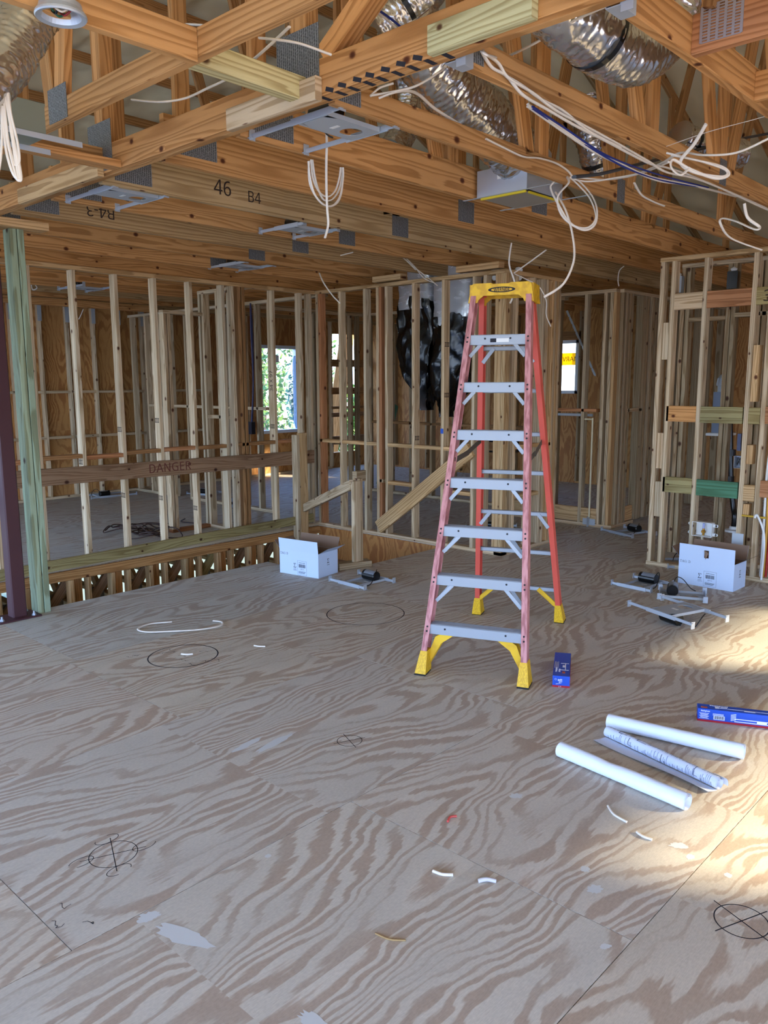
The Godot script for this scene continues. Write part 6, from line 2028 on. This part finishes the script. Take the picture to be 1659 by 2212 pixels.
	# blocks between the two girders and short chords beyond them
	var chord := thing("short_truss_chord", "short truss chord at the top left carrying the round shiny light can", "truss", Vector3(0, BAY, -2.53))
	board(chord, "bottom_chord", Vector3(-3.0, BAY + 0.035, -2.52), Vector3(1.757, BAY + 0.035, -2.52), 0.038, 0.11, Vector3.UP, "truss", 0.03)
	board_thing("pale_block", "pale green-tinted block bridging the two girders behind the big tooth plate", Vector3(1.80, 2.845, -2.60), Vector3(2.318, 2.845, -2.60), 0.060, 0.09, "pale")
	board_thing("bridge_block", "flat brown block bridging the girders at the left, nearer of two", Vector3(1.80, 2.815, -4.06), Vector3(2.318, 2.815, -4.06), 0.089, 0.038, "truss")
	board_thing("bridge_block", "brown block on edge bridging the girders at the left, farther of two", Vector3(1.80, 2.88, -4.22), Vector3(2.318, 2.88, -4.22), 0.038, 0.10, "truss")
	# near chords at the upper right that butt into the nearest truss
	var nc := thing("near_truss_chord", "short chord with a bright slotted nail plate at the top right corner", "truss", Vector3(2.93, BAY, -0.6))
	board(nc, "bottom_chord", Vector3(2.95, BAY + 0.065, -1.26), Vector3(2.95, BAY + 0.065, 1.5), 0.038, 0.13, Vector3.UP, "red", 0.03)
	board(nc, "web", Vector3(2.95, BAY + 0.13, -1.2), Vector3(2.95, 4.6, -0.9), 0.089, 0.038, Vector3(0, 0, 1), "dark")
	slotted_plate(nc, Vector3(2.930, BAY + 0.085, -1.16), Vector2(0.135, 0.115))
	nc = thing("near_truss_chord", "second short chord below the first at the right edge of the ceiling", "truss", Vector3(3.56, BAY, -0.6))
	board(nc, "bottom_chord", Vector3(3.58, BAY + 0.055, -1.26), Vector3(3.58, BAY + 0.055, 1.5), 0.038, 0.11, Vector3.UP, "truss", 0.03)
	slotted_plate(nc, Vector3(3.560, BAY + 0.07, -1.10), Vector2(0.10, 0.10))
	# joist hangers on the girder
	for z in [-1.28, -1.90]:
		var h := thing("joist_hanger", "galvanised hanger holding a truss on the girder, " + ("nearest the upper right corner" if z > -1.5 else "behind the green scab board"), "hanger", Vector3(2.42, BAY, z))
		s = Shape.new()
		box(s, Vector3(0.03, -0.003, 0), Vector3(0.10, 0.003, 0.05), 0.0005)
		for e in [-0.024, 0.024]:
			box(s, Vector3(0.03, 0.045, e), Vector3(0.10, 0.095, 0.003), 0.0005)
		box(s, Vector3(-0.018, 0.02, 0.045), Vector3(0.003, 0.09, 0.04), 0.0005)
		part(h, "strap", s.done(), M.steel)
	# scorch marks on the girder's lower edge
	var g: Node3D = get_node("girder_truss")
	for k in 9:
		s = Shape.new()
		var z := -2.52 + 0.078 * k + r.randf_range(-0.012, 0.012)
		box(s, Vector3(0, 0, 0), Vector3(0.0012, 0.016, 0.045), 0.0003)
		var m := part(g, "scorch_mark", s.done(), M.ink, Vector3(2.3194, 2.812, z) - g.position)
		m.rotation.x = 0.35
		s = Shape.new()
		box(s, Vector3(0, 0, 0), Vector3(0.055, 0.0012, 0.022), 0.0003)
		part(g, "scorch_mark", s.done(), M.ink, Vector3(2.355, 2.7994, z + 0.03) - g.position)
	# sheet metal box between girder and chord at the far left
	var mb := thing("metal_duct_box", "grey sheet-metal duct box on rods behind the hank of cables at the left edge", "duct box", Vector3(1.50, 2.70, -3.42))
	s = Shape.new()
	box(s, Vector3(0, 0.03, 0), Vector3(0.20, 0.13, 0.16), 0.003)
	part(mb, "box_body", s.done(), flat(Color(0.50, 0.52, 0.46), 0.45, 0.4))
	s = Shape.new()
	bar(s, Vector3(-0.12, -0.035, 0.085), Vector3(0.25, -0.035, 0.085), 0.004, 0.022, Vector3.UP, 0.001)
	bar(s, Vector3(-0.12, -0.04, -0.10), Vector3(0.20, -0.04, -0.10), 0.004, 0.022, Vector3.UP, 0.001)
	part(mb, "hanger_rod", s.done(), M.steel)
	# drain pipe and fixtures glimpsed through the right wall
	t = thing("drain_pipe", "black plastic drain pipe with a white floor flange seen through the right stud wall", "pipe", Vector3(9.22, 0, -3.18))
	s = Shape.new()
	tube(s, spline([Vector3(0, 0.06, 0), Vector3(0, 0.18, 0), Vector3(0.03, 0.28, -0.03), Vector3(0.04, 0.6, -0.08), Vector3(0.05, 1.35, -0.14)], 6), 0.030, 12)
	for y in [0.55, 0.85]:
		lathe(s, Vector3(0.04, y, -0.09), Vector3.UP, [[0, 0.03], [0, 0.045], [0.07, 0.045], [0.07, 0.03]], 14)
	part(t, "pipe", s.done(), M.black)
	s = Shape.new()
	lathe(s, Vector3(0, 0.0, 0), Vector3.UP, [[0, 0.0], [0, 0.10], [0.02, 0.10], [0.03, 0.05], [0.06, 0.045], [0.06, 0.0]], 18)
	part(t, "flange", s.done(), M.white)
	t = thing("water_heater_top", "blue-grey cabinet with a shiny pot on top glimpsed through the right stud wall", "fixture", Vector3(9.83, 1.05, -3.61))
	s = Shape.new()
	box(s, Vector3(0, 0.25, 0), Vector3(0.17, 0.50, 0.17), 0.004)
	part(t, "cabinet", s.done(), flat(Color(0.42, 0.47, 0.55), 0.5))
	s = Shape.new()
	lathe(s, Vector3(0, 0.50, 0), Vector3.UP, [[0, 0], [0, 0.07], [0.07, 0.07], [0.075, 0.085], [0.10, 0.085], [0.16, 0.075], [0.20, 0.045], [0.215, 0.0]], 20)
	part(t, "pot", s.done(), M.steel)
	s = Shape.new()
	bar(s, Vector3(-0.15, 0.0, 0), Vector3(0.15, 0.0, 0), 0.25, 0.03, Vector3.UP, 0.004)
	part(t, "shelf", s.done(), M.white)
	board_thing("treated_stud", "teal treated stud standing under the bathroom window", Vector3(11.6, 0.0, -6.69), Vector3(11.6, 1.47, -6.69), 0.09, 0.06, "teal")
	# plugs of white foam over the middle wall plate, and black cable brackets
	for q in [["white plug with blue cable on the middle wall plate left of the ladder cap", Vector3(6.50, 2.712, -4.585), true], ["white plug on the hall wall plate right behind the ladder cap", Vector3(6.66, 2.712, -4.43), false]]:
		t = thing("foam_plug", q[0], "plug", q[1])
		s = Shape.new()
		lathe(s, Vector3.ZERO, Vector3.UP, [[0, 0], [0, 0.035], [0.02, 0.04], [0.04, 0.025], [0.045, 0]], 12)
		lathe(s, Vector3(0, -0.08, 0), Vector3.UP, [[0, 0], [0, 0.02], [0.02, 0.036], [0.04, 0.03], [0.04, 0.0]], 12)
		part(t, "foam", s.done(), M.white)
		if q[2]:
			s = Shape.new()
			tube(s, spline([Vector3(0, -0.06, 0), Vector3(0.0, -0.14, 0.02), Vector3(0.01, -0.30, 0.03)], 6), 0.008, 6)
			part(t, "cable", s.done(), flat(Color(0.10, 0.16, 0.34), 0.5))
	for q in [["black wiring bracket on the end stud of the middle wall", Vector3(6.50, 1.055, -4.60), 2], ["black wiring bracket on the first stud of the hall wall", Vector3(6.62, 1.055, -4.40), 0]]:
		t = thing("wiring_bracket", q[0], "bracket", q[1])
		s = Shape.new()
		for e in [[0.0, 0.05, 0.11, 0.016], [0.0, -0.05, 0.11, 0.016], [0.048, 0.0, 0.016, 0.11], [-0.048, 0.0, 0.016, 0.11]]:
			if q[2] == 2:
				box(s, Vector3(0, e[1], e[0]), Vector3(0.02, e[3], e[2]), 0.002)
			else:
				box(s, Vector3(e[0], e[1], 0), Vector3(e[2], e[3], 0.02), 0.002)
		part(t, "frame", s.done(), M.black)
	for q in [["grey box on a block high in the right-hand stud wall, first bay", Vector3(7.47, 2.56, -3.22), M.grey], ["black box high in the right-hand stud wall, second bay", Vector3(7.47, 2.56, -2.72), M.black]]:
		t = thing("ceiling_box", q[0], "electrical box", q[1])
		s = Shape.new()
		box(s, Vector3.ZERO, Vector3(0.06, 0.15, 0.09), 0.004)
		part(t, "case", s.done(), q[2])
		s = Shape.new()
		lathe(s, Vector3(0, 0.075, 0), Vector3.UP, [[0, 0], [0, 0.02], [0.02, 0.03], [0.04, 0.0]], 10)
		part(t, "foam_plug", s.done(), M.white)
	# hand lettering
	var pen := flat(Color(0.16, 0.10, 0.07), 0.9)
	var tr: Node3D = get_node("roof_truss_005")
	text_part(tr, "lettering", "46", 0.09, Vector3(3.25, 2.91, -4.41) - tr.position, Basis.IDENTITY, pen)
	text_part(tr, "lettering", "B4", 0.07, Vector3(3.50, 2.89, -4.41) - tr.position, Basis.IDENTITY, pen)
	var t8: Node3D = get_node("roof_truss_007")
	text_part(t8, "lettering", "B4-3", 0.08, Vector3(3.05, 2.90, -5.60) - t8.position, Basis.IDENTITY.rotated(Vector3(0, 0, 1), PI), pen)
	var wl: Node3D = get_node("wall_left")
	text_part(wl, "lettering", "34 X 97", 0.05, Vector3(5.756, 1.70, -7.045) - wl.position, Basis(Vector3.UP, Vector3(0, 0, -1), Vector3(-1, 0, 0)), pen)
	var wr: Node3D = get_node("wall_right")
	text_part(wr, "lettering", "3", 0.09, Vector3(6.999, 2.36, -2.27) - wr.position, Basis(Vector3(0, 0, 1), Vector3.UP, Vector3(-1, 0, 0)), pen)
	# lumber stamps on the studs
	for q in [[3.495, 0.97], [3.90, 1.25], [3.90, 0.62], [4.305, 1.32], [4.305, 0.55], [4.706, 0.40], [5.758, 1.2]]:
		text_part(wl, "grade_stamp", "III", 0.045, Vector3(q[0] - 0.0006, q[1], -7.045) - wl.position, Basis(Vector3(0, 0, 1), Vector3.UP, Vector3(-1, 0, 0)), pen, true)
	var wm: Node3D = get_node("wall_middle")
	for q in [[-5.144, 2.05], [-5.144, 1.55], [-5.535, 1.1]]:
		text_part(wm, "grade_stamp", "III", 0.045, Vector3(6.43, q[1], q[0] + 0.0386) - wm.position, Basis.IDENTITY, pen, true)
	s = Shape.new()
	box(s, Vector3.ZERO, Vector3(0.002, 0.05, 0.036), 0.0005)
	tag(part(self, "tape_piece", s.done(), flat(Color(0.10, 0.30, 0.66), 0.6), Vector3(6.382, 1.19, -5.125)), "small piece of blue tape on a stud of the middle wall", "tape")

func slotted_plate(t: Node3D, at: Vector3, size: Vector2) -> void:
	# perforated nail plate: bars between rows of slots
	var s := Shape.new()
	var n := 6
	for k in n:
		var z := (float(k) / (n - 1) - 0.5) * size.x
		box(s, Vector3(-0.001, 0, z), Vector3(0.002, size.y, size.x / n * 0.42), 0.0003)
	var m := 12
	for k in m + 1:
		var y := (float(k) / m - 0.5) * size.y
		box(s, Vector3(-0.0012, y, 0), Vector3(0.0024, size.y / m * 0.40, size.x), 0.0003)
	part(t, "nail_plate", s.done(), flat(Color(0.62, 0.60, 0.62), 0.45, 0.5), at - t.position)

# ------------------------------------------------------------------ the scene
func _ready() -> void:
	rng.seed = 7
	var cam := Camera3D.new()
	cam.name = "camera"
	add_child(cam)
	var yaw := deg_to_rad(47.1)
	var pitch := deg_to_rad(9.2)
	var roll := deg_to_rad(-0.25)
	var ahead := Vector3(sin(yaw), 0, -cos(yaw))
	var r0 := ahead.cross(Vector3.UP)
	var fwd := ahead * cos(pitch) - Vector3.UP * sin(pitch)
	var u0 := Vector3.UP * cos(pitch) + ahead * sin(pitch)
	var rt := r0 * cos(roll) + u0 * sin(roll)
	var up := u0 * cos(roll) - r0 * sin(roll)
	cam.transform = Transform3D(Basis(rt, up, -fwd), Vector3(0, 1.685, 0))
	cam.fov = rad_to_deg(2.0 * atan(1106.0 / 1735.0))
	cam.near = 0.05
	cam.far = 200.0
	var env := Environment.new()
	var sky := Sky.new()
	var sm := ProceduralSkyMaterial.new()
	sm.sky_top_color = Color(0.50, 0.68, 0.98)
	sm.sky_horizon_color = Color(0.78, 0.88, 1.0)
	sm.ground_bottom_color = Color(0.45, 0.46, 0.42)
	sm.ground_horizon_color = Color(0.70, 0.72, 0.70)
	sm.sky_energy_multiplier = 1.0
	sky.sky_material = sm
	env.background_mode = Environment.BG_SKY
	env.sky = sky
	env.background_energy_multiplier = 3.0
	env.tonemap_mode = Environment.TONE_MAPPER_LINEAR
	env.tonemap_exposure = 4.0
	env.sdfgi_enabled = true
	env.ssao_enabled = true
	env.ssil_enabled = true
	var we := WorldEnvironment.new()
	we.name = "environment"
	we.environment = env
	add_child(we)
	var sun := DirectionalLight3D.new()
	sun.name = "sun"
	sun.light_color = Color(1.0, 0.93, 0.80)
	sun.light_energy = 3.0
	sun.light_angular_distance = 3.0
	sun.shadow_enabled = true
	add_child(sun)
	sun.look_at_from_position(SUN_FROM, Vector3.ZERO, Vector3.UP)
	make_materials()
	build_shell()
	build_floor()
	build_walls()
	build_roof()
	build_ladder()
	carton("white cardboard carton standing open beside the stair opening, brown inside", Vector3(4.59, 0, -5.045), Vector3(4.522, 0, -5.481), 0.441, 0.277, 0.214, 0.108, 0.10)
	carton("white cardboard carton at the right, its upright flap torn at the hand hole", Vector3(6.519, 0, -2.222), Vector3(6.533, 0, -2.682), 0.46, 0.25, 0.222, 0.120, 0.02, true)
	build_guards()
	build_windows()
	build_ducts()
	build_bags()
	build_pans()
	build_services()
	build_cables()
	build_floor_things()
	build_marks()
	build_extras()
